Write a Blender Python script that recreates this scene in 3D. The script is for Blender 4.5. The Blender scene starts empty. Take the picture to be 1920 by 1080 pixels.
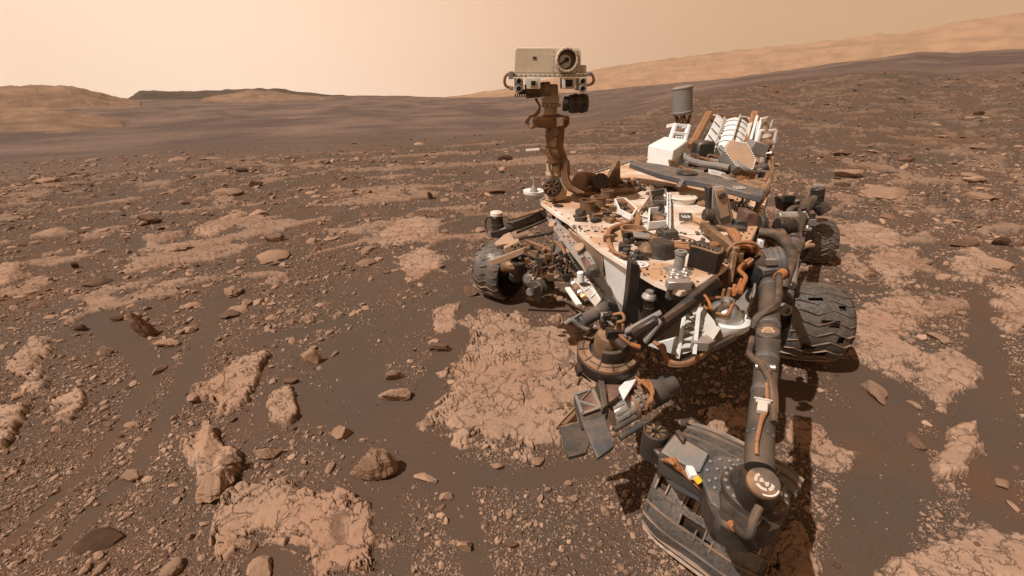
import bpy, math, random, time
import numpy as np
from mathutils import Vector, Matrix
T0 = time.time()
SC = bpy.context.scene
COL = SC.collection
# ---------------------------------------------------------------- camera, sky, sun, exposure
F = 800.0; CAMH = 1.9; PITCH = math.atan(390 / F)
cd = bpy.data.cameras.new('camera'); cam = bpy.data.objects.new('camera', cd); COL.objects.link(cam)
cd.sensor_width = 36.0; cd.lens = 36.0 * F / 1920.0; cd.clip_start = 0.05; cd.clip_end = 12000
cam.location = (0, 0, CAMH); cam.rotation_euler = (math.pi / 2 - PITCH, 0, 0)
SC.camera = cam

SUN_FROM = Vector((-0.51, -0.24, 0.85)).normalized()      # direction towards the sun
sd = bpy.data.lights.new('sun', 'SUN'); sd.energy = 4.9; sd.angle = math.radians(0.6); sd.color = (1.0, 0.93, 0.85)
sun = bpy.data.objects.new('sun', sd); COL.objects.link(sun)
sun.rotation_euler = (-SUN_FROM).to_track_quat('-Z', 'Y').to_euler()
SUN_EL = math.asin(SUN_FROM.z); SUN_AZ = math.atan2(SUN_FROM.x, SUN_FROM.y)

world = bpy.data.worlds.new('World'); SC.world = world; world.use_nodes = True
nt = world.node_tree; nt.nodes.clear()
def N(nt, t, **kw):
    n = nt.nodes.new(t)
    for k, v in kw.items():
        if k.startswith('i_'): n.inputs[int(k[2:]) if k[2:].isdigit() else k[2:].replace('_', ' ')].default_value = v
        else: setattr(n, k, v)
    return n
sky = N(nt, 'ShaderNodeTexSky', sky_type='NISHITA', sun_disc=False, sun_elevation=SUN_EL, sun_rotation=SUN_AZ,
        air_density=1.0, dust_density=6.0, ozone_density=0.0)
bw = N(nt, 'ShaderNodeRGBToBW'); nt.links.new(sky.outputs[0], bw.inputs[0])
geo = N(nt, 'ShaderNodeTexCoord')
dot = N(nt, 'ShaderNodeVectorMath', operation='DOT_PRODUCT'); nt.links.new(geo.outputs['Generated'], dot.inputs[0])
dot.inputs[1].default_value = (-0.80, 0.60, -0.12)
ramp = N(nt, 'ShaderNodeValToRGB')
cr = ramp.color_ramp; cr.interpolation = 'B_SPLINE'
cr.elements[0].position = 0.0; cr.elements[0].color = (0.30, 0.185, 0.10, 1)
cr.elements[1].position = 1.0; cr.elements[1].color = (0.80, 0.66, 0.54, 1)
for p_, c_ in ((0.19, (0.335, 0.212, 0.12)), (0.45, (0.385, 0.247, 0.150)), (0.62, (0.46, 0.31, 0.205)), (0.76, (0.575, 0.395, 0.28)), (0.90, (0.75, 0.55, 0.43))):
    e = cr.elements.new(p_); e.color = (*c_, 1)
mr = N(nt, 'ShaderNodeMapRange', clamp=True, i_1=-0.45, i_2=0.95); nt.links.new(dot.outputs['Value'], mr.inputs[0])
nt.links.new(mr.outputs[0], ramp.inputs[0])
SKY_K = 0.3
# the dust in the Martian air turns the blue of the sky texture into tan: keep its brightness, give it the dust's colour
mb = N(nt, 'ShaderNodeMath', operation='MULTIPLY_ADD'); nt.links.new(bw.outputs[0], mb.inputs[0]); mb.inputs[1].default_value = SKY_K; mb.inputs[2].default_value = 16.0
mx = N(nt, 'ShaderNodeVectorMath', operation='SCALE'); nt.links.new(ramp.outputs[0], mx.inputs[0]); nt.links.new(mb.outputs[0], mx.inputs['Scale'])
# the dust layer is thinner overhead, so the sky darkens evenly towards the zenith
sz_ = N(nt, 'ShaderNodeSeparateXYZ'); nt.links.new(geo.outputs['Generated'], sz_.inputs[0])
zf = N(nt, 'ShaderNodeMapRange', interpolation_type='SMOOTHSTEP', i_1=0.12, i_2=1.0, i_3=1.0, i_4=0.28); nt.links.new(sz_.outputs[2], zf.inputs[0])
mz = N(nt, 'ShaderNodeVectorMath', operation='SCALE'); nt.links.new(mx.outputs[0], mz.inputs[0]); nt.links.new(zf.outputs[0], mz.inputs['Scale']); mx = mz
bg = N(nt, 'ShaderNodeBackground'); bg.inputs[1].default_value = 0.11
nt.links.new(mx.outputs[0], bg.inputs[0])
wo = N(nt, 'ShaderNodeOutputWorld'); nt.links.new(bg.outputs[0], wo.inputs[0])

SC.view_settings.view_transform = 'Standard'; SC.view_settings.look = 'None'
SC.view_settings.exposure = 0.0; SC.view_settings.gamma = 1.0
try: SC.view_settings.use_curve_mapping = False
except Exception: pass
SC.render.engine = 'CYCLES'
SC.cycles.use_denoising = True
SC.cycles.max_bounces = 5; SC.cycles.diffuse_bounces = 1; SC.cycles.glossy_bounces = 3; SC.cycles.volume_bounces = 0
SC.cycles.use_adaptive_sampling = True; SC.cycles.adaptive_threshold = 0.01
SC.cycles.sample_clamp_indirect = 4.0

# ---------------------------------------------------------------- where things stand
SP, CP = math.sin(PITCH), math.cos(PITCH)
def ray(x, y):
    r = (x - 960) / F; u = (540 - y) / F
    return (r, CP + u * SP, -SP + u * CP)
def S(x, y, z=0.0):                     # the point at height z on the sight line of the photograph's point (x, y)
    a, b, c = ray(x, y); t = (z - CAMH) / c
    return Vector((a * t, b * t, z))
def D(x, y, Y):                         # the point at the distance Y
    a, b, c = ray(x, y); t = Y / b
    return Vector((a * t, Y, CAMH + c * t))
def dep(p): return p[1] * CP + (CAMH - p[2]) * SP
def R(px, p): return px * dep(p) / F    # a length seen px wide at the point p

# ---------------------------------------------------------------- noise
def _h(ix, iy, s):
    n = (ix.astype(np.int64) * 374761393 + iy.astype(np.int64) * 668265263 + s * 974634777) & 0xffffffff
    n = ((n ^ (n >> 13)) * 1274126177) & 0xffffffff
    n = ((n ^ (n >> 16)) * 2246822519) & 0xffffffff
    return ((n ^ (n >> 15)) & 0xffffff) / float(0xffffff)
def noise(x, y, s=0):
    x = np.asarray(x, float); y = np.asarray(y, float)
    ix = np.floor(x); iy = np.floor(y); fx = x - ix; fy = y - iy
    def g(a, b):
        t = _h(ix + a, iy + b, s) * 2 * math.pi
        return np.cos(t) * (fx - a) + np.sin(t) * (fy - b)
    u = fx * fx * fx * (fx * (fx * 6 - 15) + 10); v = fy * fy * fy * (fy * (fy * 6 - 15) + 10)
    a = g(0, 0); b = g(1, 0); c = g(0, 1); d = g(1, 1)
    return (a + (b - a) * u + (c - a) * v + (a - b - c + d) * u * v) * 1.5
def fbm(x, y, o=4, s=0, g=0.5):
    t = 0; a = 1.0; k = 1.0
    for i in range(o):
        t = t + a * noise(x * k, y * k, s + i * 17); a *= g; k *= 2.03
    return t
def voro(x, y, s=0):                    # F1, F2-F1 edge distance, cell id
    ix = np.floor(x); iy = np.floor(y)
    f1 = np.full(x.shape, 9.0); f2 = np.full(x.shape, 9.0); cid = np.zeros(x.shape)
    for a in (-1, 0, 1):
        for b in (-1, 0, 1):
            jx = ix + a; jy = iy + b
            px = jx + _h(jx, jy, s + 1); py = jy + _h(jx, jy, s + 2)
            d = np.hypot(px - x, py - y); n = d < f1
            f2 = np.where(n, f1, np.minimum(f2, d)); cid = np.where(n, _h(jx, jy, s + 3), cid); f1 = np.where(n, d, f1)
    return f1, f2 - f1, cid
def sstep(a, b, x):
    t = np.clip((x - a) / (b - a), 0, 1); return t * t * (3 - 2 * t)

# ---------------------------------------------------------------- mesh collector
def frame(ax):
    ax = Vector(ax).normalized(); t = Vector((0, 0, 1)) if abs(ax.z) < .9 else Vector((1, 0, 0))
    u = ax.cross(t).normalized(); return ax, u, ax.cross(u).normalized()
def catmull(pts, k=5):
    P = [Vector(p) for p in pts]
    if len(P) < 3: return P
    Q = [P[0] * 2 - P[1]] + P + [P[-1] * 2 - P[-2]]; out = []
    for i in range(1, len(Q) - 2):
        for j in range(k):
            t = j / k; a, b, c, d = Q[i - 1:i + 3]
            out.append(.5 * ((2 * b) + (c - a) * t + (2 * a - 5 * b + 4 * c - d) * t * t + (3 * b - a - 3 * c + d) * t ** 3))
    return out + [P[-1]]
class M:
    def __init__(s): s.v = []; s.f = []
    def add(s, vs, fs):
        o = len(s.v); s.v += [tuple(v) for v in vs]; s.f += [tuple(i + o for i in f) for f in fs]; return s
    def box(s, c, a, b, d):
        c, a, b, d = map(Vector, (c, a, b, d)); vs = [c + a * i + b * j + d * k for i in (-1, 1) for j in (-1, 1) for k in (-1, 1)]
        return s.add(vs, [(0, 1, 3, 2), (4, 6, 7, 5), (0, 4, 5, 1), (2, 3, 7, 6), (0, 2, 6, 4), (1, 5, 7, 3)])
    def beam(s, p, q, w, h, up=(0, 0, 1)):
        p, q = Vector(p), Vector(q); a = (q - p) / 2; u = a.cross(Vector(up)).normalized(); t = u.cross(a).normalized()
        return s.box((p + q) / 2, a, u * w / 2, t * h / 2)
    def lathe(s, o, ax, prof, n=20):
        o = Vector(o); ax, u, v = frame(ax); vs = []; fs = []
        for r, t in prof:
            for i in range(n):
                a = 2 * math.pi * i / n; vs.append(o + ax * t + (u * math.cos(a) + v * math.sin(a)) * r)
        m = len(prof)
        for k in range(m - 1):
            for i in range(n):
                j = (i + 1) % n; fs.append((k * n + i, k * n + j, (k + 1) * n + j, (k + 1) * n + i))
        if prof[0][0] > 1e-6: fs.append(tuple(range(n))[::-1])
        if prof[-1][0] > 1e-6: fs.append(tuple((m - 1) * n + i for i in range(n)))
        return s.add(vs, fs)
    def cyl(s, p, q, r, r2=None, n=18):
        p, q = Vector(p), Vector(q); r2 = r if r2 is None else r2
        return s.lathe(p, q - p, [(r, 0), (r2, (q - p).length)], n)
    def can(s, p, q, r, n=20, ribs=0, lip=.12):     # a cylinder with chamfered ends and collars
        p, q = Vector(p), Vector(q); L = (q - p).length; c = min(r * lip, L * .2)
        pr = [(0, 0), (r - c, 0), (r, c)]
        for i in range(ribs):
            t = L * (i + 1) / (ribs + 1); w = L * .02 + .002
            pr += [(r, t - w), (r * 1.06, t - w * .7), (r * 1.06, t + w * .7), (r, t + w)]
        pr += [(r, L - c), (r - c, L), (0, L)]
        return s.lathe(p, q - p, pr, n)
    def tube(s, pts, r, n=7, k=5, close=False, taper=None):
        P = catmull(pts, k) if k > 1 else [Vector(p) for p in pts]
        if len(P) < 2: return s
        vs = []; fs = []; u = None
        for i, p in enumerate(P):
            d = (P[min(i + 1, len(P) - 1)] - P[max(i - 1, 0)])
            if d.length < 1e-9: d = Vector((0, 0, 1))
            d.normalize()
            if u is None: u = frame(d)[1]
            u = (u - d * u.dot(d)).normalized(); w = d.cross(u)
            rr = r if taper is None else r + (taper - r) * i / (len(P) - 1)
            for j in range(n):
                a = 2 * math.pi * j / n; vs.append(p + (u * math.cos(a) + w * math.sin(a)) * rr)
        for i in range(len(P) - 1):
            for j in range(n):
                jj = (j + 1) % n; fs.append((i * n + j, i * n + jj, (i + 1) * n + jj, (i + 1) * n + j))
        fs.append(tuple(range(n))[::-1]); fs.append(tuple((len(P) - 1) * n + j for j in range(n)))
        return s.add(vs, fs)
    def ring(s, o, ax, r, t, n=28, m=8):
        o = Vector(o); ax, u, v = frame(ax); vs = []; fs = []
        for i in range(n):
            a = 2 * math.pi * i / n; d = u * math.cos(a) + v * math.sin(a)
            for j in range(m):
                b = 2 * math.pi * j / m; vs.append(o + d * (r + t * math.cos(b)) + ax * t * math.sin(b))
        for i in range(n):
            for j in range(m):
                i2 = (i + 1) % n; j2 = (j + 1) % m; fs.append((i * m + j, i2 * m + j, i2 * m + j2, i * m + j2))
        return s.add(vs, fs)
    def washer(s, o, ax, r1, r2, h, n=28, a0=0, a1=360):    # flat ring or arc, rising h along ax
        o = Vector(o); ax, u, v = frame(ax); full = a1 - a0 >= 360; k = n if full else n + 1; vs = []; fs = []
        for i in range(k):
            a = math.radians(a0 + (a1 - a0) * i / n); d = u * math.cos(a) + v * math.sin(a)
            vs += [o + d * r1, o + d * r2, o + d * r2 + ax * h, o + d * r1 + ax * h]
        for i in range(n):
            b = i * 4; c = ((i + 1) % k) * 4
            for e in range(4): fs.append((b + e, c + e, c + (e + 1) % 4, b + (e + 1) % 4))
        if not full: fs += [(0, 1, 2, 3), tuple((k - 1) * 4 + e for e in (3, 2, 1, 0))]
        return s.add(vs, fs)
    def prism(s, pts, vec):
        P = [Vector(p) for p in pts]; vec = Vector(vec); n = len(P)
        return s.add(P + [p + vec for p in P], [tuple(range(n)), tuple(range(2 * n - 1, n - 1, -1))] + [(i, i + n, (i + 1) % n + n, (i + 1) % n) for i in range(n)])
    def plate(s, px, z, th): return s.prism([S(x, y, z) for x, y in px], (0, 0, -th))
    def slab(s, px, Y, th, k=0): return s.prism([D(x, y, Y) for x, y in px], (0, th, k))
    def walls(s, pts, h, t, close=True):     # a thin wall standing on a path
        P = [Vector(p) for p in pts]; n = len(P)
        for i in range(n if close else n - 1):
            a, b = P[i], P[(i + 1) % n]; up = Vector((0, 0, h / 2)); s.beam(a + up, b + up, t, h)
        return s
    def bolts(s, pts, ax, r, h):
        for p in pts: s.lathe(p, ax, [(r, 0), (r, h * .7), (r * .7, h), (0, h)], 8)
        return s
    def ball(s, c, r, n=14):
        return s.lathe(Vector(c) - Vector((0, 0, r)), (0, 0, 1), [(r * math.sin(math.pi * i / 8), r - r * math.cos(math.pi * i / 8)) for i in range(9)], n)
    def out(s, name, mat, parent=None, off=None, bevel=0.0, sharp=35, label=None):
        me = bpy.data.meshes.new(name)
        off = Vector(off) if off is not None else (ROVER_AT if parent is not None else Vector())
        me.from_pydata([tuple(Vector(v) - off) for v in s.v], [], s.f); me.materials.append(mat if not isinstance(mat, str) else MAT[mat])
        me.update()
        me.polygons.foreach_set('use_smooth', [True] * len(me.polygons)); me.set_sharp_from_angle(angle=math.radians(sharp))
        o = bpy.data.objects.new(name, me); COL.objects.link(o)
        if parent is not None: o.parent = parent
        if bevel:
            b = o.modifiers.new('bevel', 'BEVEL'); b.width = bevel; b.segments = 1; b.limit_method = 'ANGLE'; b.angle_limit = math.radians(40)
        if label: o['label'] = label
        if parent is not None and name.endswith(('fitting', 'fittings', 'bolts', 'rivets', 'ports')): o['kind'] = 'stuff'
        return o

# ---------------------------------------------------------------- materials
MAT = {}
DUST = (0.50, 0.285, 0.165)
def metal(name, col, rough=.5, metallic=0.0, dust=.4, scuff=.15, scale=30, var=.12, bump=.15, dustmin=.25):
    m = bpy.data.materials.new(name); m.use_nodes = True; t = m.node_tree; t.nodes.clear(); L = t.links.new
    g = N(t, 'ShaderNodeNewGeometry'); out = N(t, 'ShaderNodeOutputMaterial'); b = N(t, 'ShaderNodeBsdfPrincipled'); L(b.outputs[0], out.inputs[0])
    b.inputs['Specular IOR Level'].default_value = .28; n1 = N(t, 'ShaderNodeTexNoise', i_2=scale, i_3=5.0, i_4=.6); L(g.outputs['Position'], n1.inputs[0])
    n2 = N(t, 'ShaderNodeTexNoise', i_2=scale * .28, i_3=6.0, i_4=.65); L(g.outputs['Position'], n2.inputs[0])
    mc = N(t, 'ShaderNodeMix', data_type='RGBA'); L(n1.outputs[0], mc.inputs[0])
    mc.inputs[6].default_value = (*[c * (1 - var * 1.6) for c in col], 1); mc.inputs[7].default_value = (*[min(.95, c * (1 + var * 1.6)) for c in col], 1)
    sx = N(t, 'ShaderNodeSeparateXYZ'); L(g.outputs['Normal'], sx.inputs[0])
    up = N(t, 'ShaderNodeMapRange', i_1=-.1, i_2=.85, i_3=dustmin, i_4=1.0); L(sx.outputs[2], up.inputs[0])
    nr = N(t, 'ShaderNodeMapRange', i_1=.38, i_2=.64, i_3=.12, i_4=1.4); L(n2.outputs[0], nr.inputs[0])
    mu = N(t, 'ShaderNodeMath', operation='MULTIPLY'); L(up.outputs[0], mu.inputs[0]); L(nr.outputs[0], mu.inputs[1])
    mv = N(t, 'ShaderNodeMath', operation='MULTIPLY', use_clamp=True); L(mu.outputs[0], mv.inputs[0]); mv.inputs[1].default_value = dust
    md = N(t, 'ShaderNodeMix', data_type='RGBA'); L(mv.outputs[0], md.inputs[0]); L(mc.outputs[2], md.inputs[6]); md.inputs[7].default_value = (*DUST, 1)
    L(md.outputs[2], b.inputs['Base Color'])
    rr = N(t, 'ShaderNodeMix', data_type='FLOAT'); L(mv.outputs[0], rr.inputs[0]); rr.inputs[3].default_value = .9
    r1 = N(t, 'ShaderNodeMapRange', i_1=.3, i_2=.7, i_3=max(.05, rough - scuff), i_4=min(1, rough + scuff)); L(n1.outputs[0], r1.inputs[0]); L(r1.outputs[0], rr.inputs[2])
    L(rr.outputs[0], b.inputs['Roughness'])
    if metallic:
        mm = N(t, 'ShaderNodeMath', operation='MULTIPLY_ADD', use_clamp=True); L(mv.outputs[0], mm.inputs[0]); mm.inputs[1].default_value = -metallic; mm.inputs[2].default_value = metallic; L(mm.outputs[0], b.inputs['Metallic'])
    bp = N(t, 'ShaderNodeBump', i_0=bump, i_1=.004); L(n1.outputs[0], bp.inputs['Height']); L(bp.outputs[0], b.inputs['Normal'])
    MAT[name] = m; return m
metal('dusty_white_paint', (.62, .60, .56), .55, dust=.42, dustmin=.15)
metal('clean_white_paint', (.84, .83, .81), .5, dust=.12)
metal('deck_paint', (.80, .73, .65), .6, dust=.95, scale=9, var=.06)
metal('head_paint', (.45, .36, .26), .55, dust=.62, dustmin=.6)
metal('camera_head_paint', (.62, .54, .43), .5, dust=.28, dustmin=.5)
metal('grey_paint', (.050, .050, .047), .5, dust=.15)
metal('light_grey_paint', (.21, .205, .195), .5, dust=.25)
metal('blue_grey_metal', (.085, .092, .10), .45, metallic=.2, dust=.22)
metal('dark_grey_metal', (.036, .035, .034), .42, metallic=.3, dust=.17)
metal('black_anodized', (.018, .017, .017), .4, metallic=.2, dust=.14)
metal('bronze_metal', (.12, .075, .045), .5, metallic=.3, dust=.5, dustmin=.45)
metal('bare_aluminium', (.62, .61, .60), .32, metallic=.9, dust=.2)
metal('wheel_metal', (.115, .112, .108), .40, metallic=.45, dust=.14, scale=70, var=.45, scuff=.28, bump=.6, dustmin=.45)
metal('wheel_grouser_metal', (.17, .145, .125), .5, metallic=.3, dust=.45, dustmin=.5)
metal('copper_cable', (.27, .125, .06), .5, dust=.2, var=.35)
metal('orange_cable', (.36, .13, .042), .5, dust=.15, var=.25)
metal('brown_cable', (.16, .085, .045), .6, dust=.35, var=.3)
metal('dark_cable', (.035, .032, .03), .55, dust=.25)
metal('gold_foil', (.7, .42, .15), .35, metallic=.8, dust=.15)
metal('yellow_tape', (.75, .48, .04), .5, dust=.1)
metal('tan_panel', (.34, .25, .18), .6, dust=.6, dustmin=.8)
metal('lens_glass', (.01, .01, .012), .08, dust=.05, scuff=.03, bump=0)
metal('lit_mirror', (.62, .56, .50), .4, metallic=.1, dust=.1, scuff=.05, bump=0)  # pale diffuse colour stands in for light inside the telescope
metal('purple_window', (.10, .055, .05), .35, dust=.3, dustmin=.6)
# ================================================================ THE LAND
def azel(x, y):
    a, b, c = ray(x, y); return math.atan2(a, b), math.atan2(c, math.hypot(a, b))
def table(pts):
    q = sorted(azel(x, y) for x, y in pts); return np.array([a for a, _ in q]), np.array([e for _, e in q])
EDGE = table([(-300, 345), (0, 334), (200, 320), (400, 301), (600, 287), (800, 272), (950, 262), (1100, 240), (1200, 216), (1300, 182), (1400, 163), (1500, 151), (1600, 139), (1660, 134), (1760, 143), (1850, 136), (1920, 128), (2300, 120)])
PLAIN = table([(-300, 195), (0, 190), (250, 188), (500, 184), (700, 179), (860, 184), (960, 181), (1100, 172), (1220, 160), (1375, 147), (1560, 120), (1660, 108), (1720, 97), (1785, 99), (1860, 95), (1920, 93), (2300, 90)])
EDGE_R = (np.radians([-60, -20, 0, 10, 20, 30, 45, 60]), np.array([16, 15.5, 15.5, 17, 24, 32, 38, 40.]))
def far_z(az, r):
    ee = np.interp(az, *EDGE); ep = np.interp(az, *PLAIN); re = np.interp(az, *EDGE_R)
    ze = CAMH + np.tan(ee) * re
    t = np.clip((r - 5) / (re - 5), 0, 1); near = ze * t ** 1.5
    side = np.interp(az, np.radians([5, 22]), [0., 1.])
    dip = ee - np.radians(1.6 - side * 1.0)
    lr = np.log(np.maximum(r, 1) / re)
    e = np.where(lr < .35, ee + (dip - ee) * sstep(0, .35, lr), 0)
    e3 = ee + (ep - ee) * .42; e4 = ee + (ep - ee) * .80
    l3 = np.log(130 / re); l4 = np.log(330 / re); l5 = np.log(760 / re)
    e = np.where((lr >= .35) & (lr < l3), dip + (e3 - dip) * np.clip((lr - .35) / (l3 - .35), 0, 1) ** .9, e)
    e = np.where((lr >= l3) & (lr < l4), e3 + (e4 - e3) * np.clip((lr - l3) / (l4 - l3), 0, 1), e)
    e = np.where((lr >= l4), e4 + (ep - e4) * np.clip((lr - l4) / (l5 - l4), 0, 1), e)
    far = CAMH + np.tan(e) * r
    far = np.where(r > 760, CAMH + np.tan(ep) * 760 + (np.minimum(np.tan(ep), 0) - .006) * (r - 760), far)
    return np.where(r < re, near, far)

SLABS = [  # outline in the photograph, thickness in metres, label
 ([(885,590),(925,582),(960,588),(1000,610),(1060,596),(1100,640),(1130,700),(1110,760),(1070,830),(1040,852),(985,858),(935,832),(880,828),(830,822),(818,795),(830,750),(850,700),(868,668),(900,640),(880,612)], .055, 'largest flat pinkish tan bedrock slab, under and beside the rover tool turret'),
 ([(463,907),(533,900),(600,930),(640,935),(700,940),(720,1000),(700,1084),(590,1084),(570,1030),(510,1010),(470,1000),(430,1045),(400,1010),(398,970),(420,940)], .045, 'wide broken tan bedrock slab wrapped around a hollow of smooth dark sand'),
 ([(360,748),(367,725),(433,687),(477,663),(513,652),(500,690),(483,713),(470,740),(455,768),(420,768),(385,752)], .07, 'oblong tan bedrock slab split into blocks beside a lane of dark sand'),
 ([(503,760),(520,735),(545,725),(560,750),(566,785),(535,800),(512,787)], .07, 'small round tan bedrock hump with a web of cracks'),
 ([(352,820),(390,800),(430,830),(450,850),(445,890),(410,930),(380,925),(350,870)], .085, 'thick steeply layered tan outcrop with a dark shadow at its foot'),
 ([(12,695),(40,660),(70,640),(95,645),(92,670),(60,690),(95,720),(60,745),(30,735),(40,710)], .05, 'two lobed pale bedrock slab on dark sand with small loose stones above it'),
 ([(-30,765),(40,750),(70,750),(40,790),(8,838),(-40,850)], .07, 'thick pale bedrock slab cut off by the edge of the picture'),
 ([(100,750),(150,725),(165,745),(130,785),(105,785)], .04, 'small pale bedrock patch with scaly surface among pebbles'),
 ([(1630,482),(1670,472),(1720,470),(1728,500),(1700,528),(1678,541),(1645,520)], .07, 'pointed angular tan bedrock slab beyond the middle wheel'),
 ([(1563,494),(1600,478),(1628,510),(1627,527),(1590,515)], .04, 'flat pale slab next to the rear wheel, smaller than its pointed neighbour'),
 ([(1556,425),(1620,418),(1680,440),(1700,465),(1600,468),(1560,455)], .03, 'low pebble strewn bedrock shelf behind the rear wheel'),
 ([(1788,482),(1830,466),(1862,502),(1855,526),(1790,525)], .05, 'trapezoid reddish tan slab standing alone on smooth dark sand'),
 ([(1868,545),(1895,522),(1950,560),(1950,620),(1895,620),(1872,615),(1880,585)], .06, 'tall tan bedrock slab with a sharp corner, cut by the picture edge'),
 ([(1595,580),(1690,545),(1745,580),(1740,605),(1712,620),(1725,660),(1718,695),(1680,702),(1640,690),(1600,665),(1575,660)], .03, 'broad worn bedrock patch beside the torn middle wheel'),
 ([(1728,665),(1780,650),(1835,690),(1820,730),(1765,762),(1725,722)], .045, 'crumbly tan bedrock mound with cobbles round its edge'),
 ([(1738,900),(1750,850),(1785,800),(1835,793),(1840,830),(1820,860),(1790,897),(1760,907)], .09, 'blocky leaf shaped tan outcrop with white crystals on top'),
 ([(1735,1030),(1790,1000),(1850,985),(1950,1000),(1950,1100),(1660,1100),(1680,1045)], .04, 'cracked bedrock pavement in the bottom corner under the sand flat'),
 ([(1445,1000),(1500,978),(1530,1030),(1540,1100),(1410,1100),(1420,1050)], .05, 'cobbled bedrock against the treads of the front wheel'),
 ([(1480,770),(1540,800),(1565,835),(1612,845),(1598,878),(1540,880),(1500,850),(1470,810)], .035, 'pale bedrock partly covered by the shadow of the rover arm'),
 ([(1320,775),(1360,755),(1400,770),(1420,830),(1340,842)], .04, 'sunlit bedrock patch in the gap under the rover arm'),
 ([(695,440),(760,408),(825,412),(805,450),(720,462)], .03, 'flat orange tan slab midway to the mast'),
 ([(738,482),(805,462),(832,500),(770,528)], .03, 'diamond shaped orange tan slab short of the front wheel'),
 ([(365,434),(450,388),(462,398),(420,430),(392,442)], .05, 'long narrow tan slab pointing up the slope'),
 ([(-20,505),(58,486),(22,535),(-20,548)], .06, 'tilted pale slab at the picture edge above the pebble field'),
 ([(812,580),(862,568),(850,622),(815,628)], .035, 'small scaly bedrock patch next to the brown rock by the wheel'),
 ([(1150,880),(1200,860),(1240,900),(1190,915)], .01, None),
]
SLABS = [s for s in SLABS if s[2]]
POLY = [np.array([[S(x, y).x, S(x, y).y] for x, y in s[0]]) for s in SLABS]
LANES = [([(640,640),(740,780),(800,860),(860,940),(900,1080)], 60), ([(540,760),(760,790)], 75), ([(820,885),(1000,900),(1130,872)], 45),
 ([(430,540),(355,700),(250,880),(100,1040)], 44), ([(1480,740),(1650,840),(1640,1000),(1600,1100)], 130), ([(1630,700),(1700,900)], 90),
 ([(520,1050),(490,1060)], 70), ([(190,600),(290,690)], 55), ([(1600,542),(1760,545)], 22),
 ([(870,560),(862,620),(800,740)], 45), ([(905,570),(1060,578)], 45), ([(1850,560),(1850,800),(1870,1000)], 60), ([(0,1030),(160,880),(330,640)], 30), ([(300,690),(120,760)], 26), ([(480,640),(640,600)], 30)]
LANEW = [(np.array([[S(x, y).x, S(x, y).y] for x, y in l]), [R(w / 2, S(*p)) for p in l]) for l, w in LANES]

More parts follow.
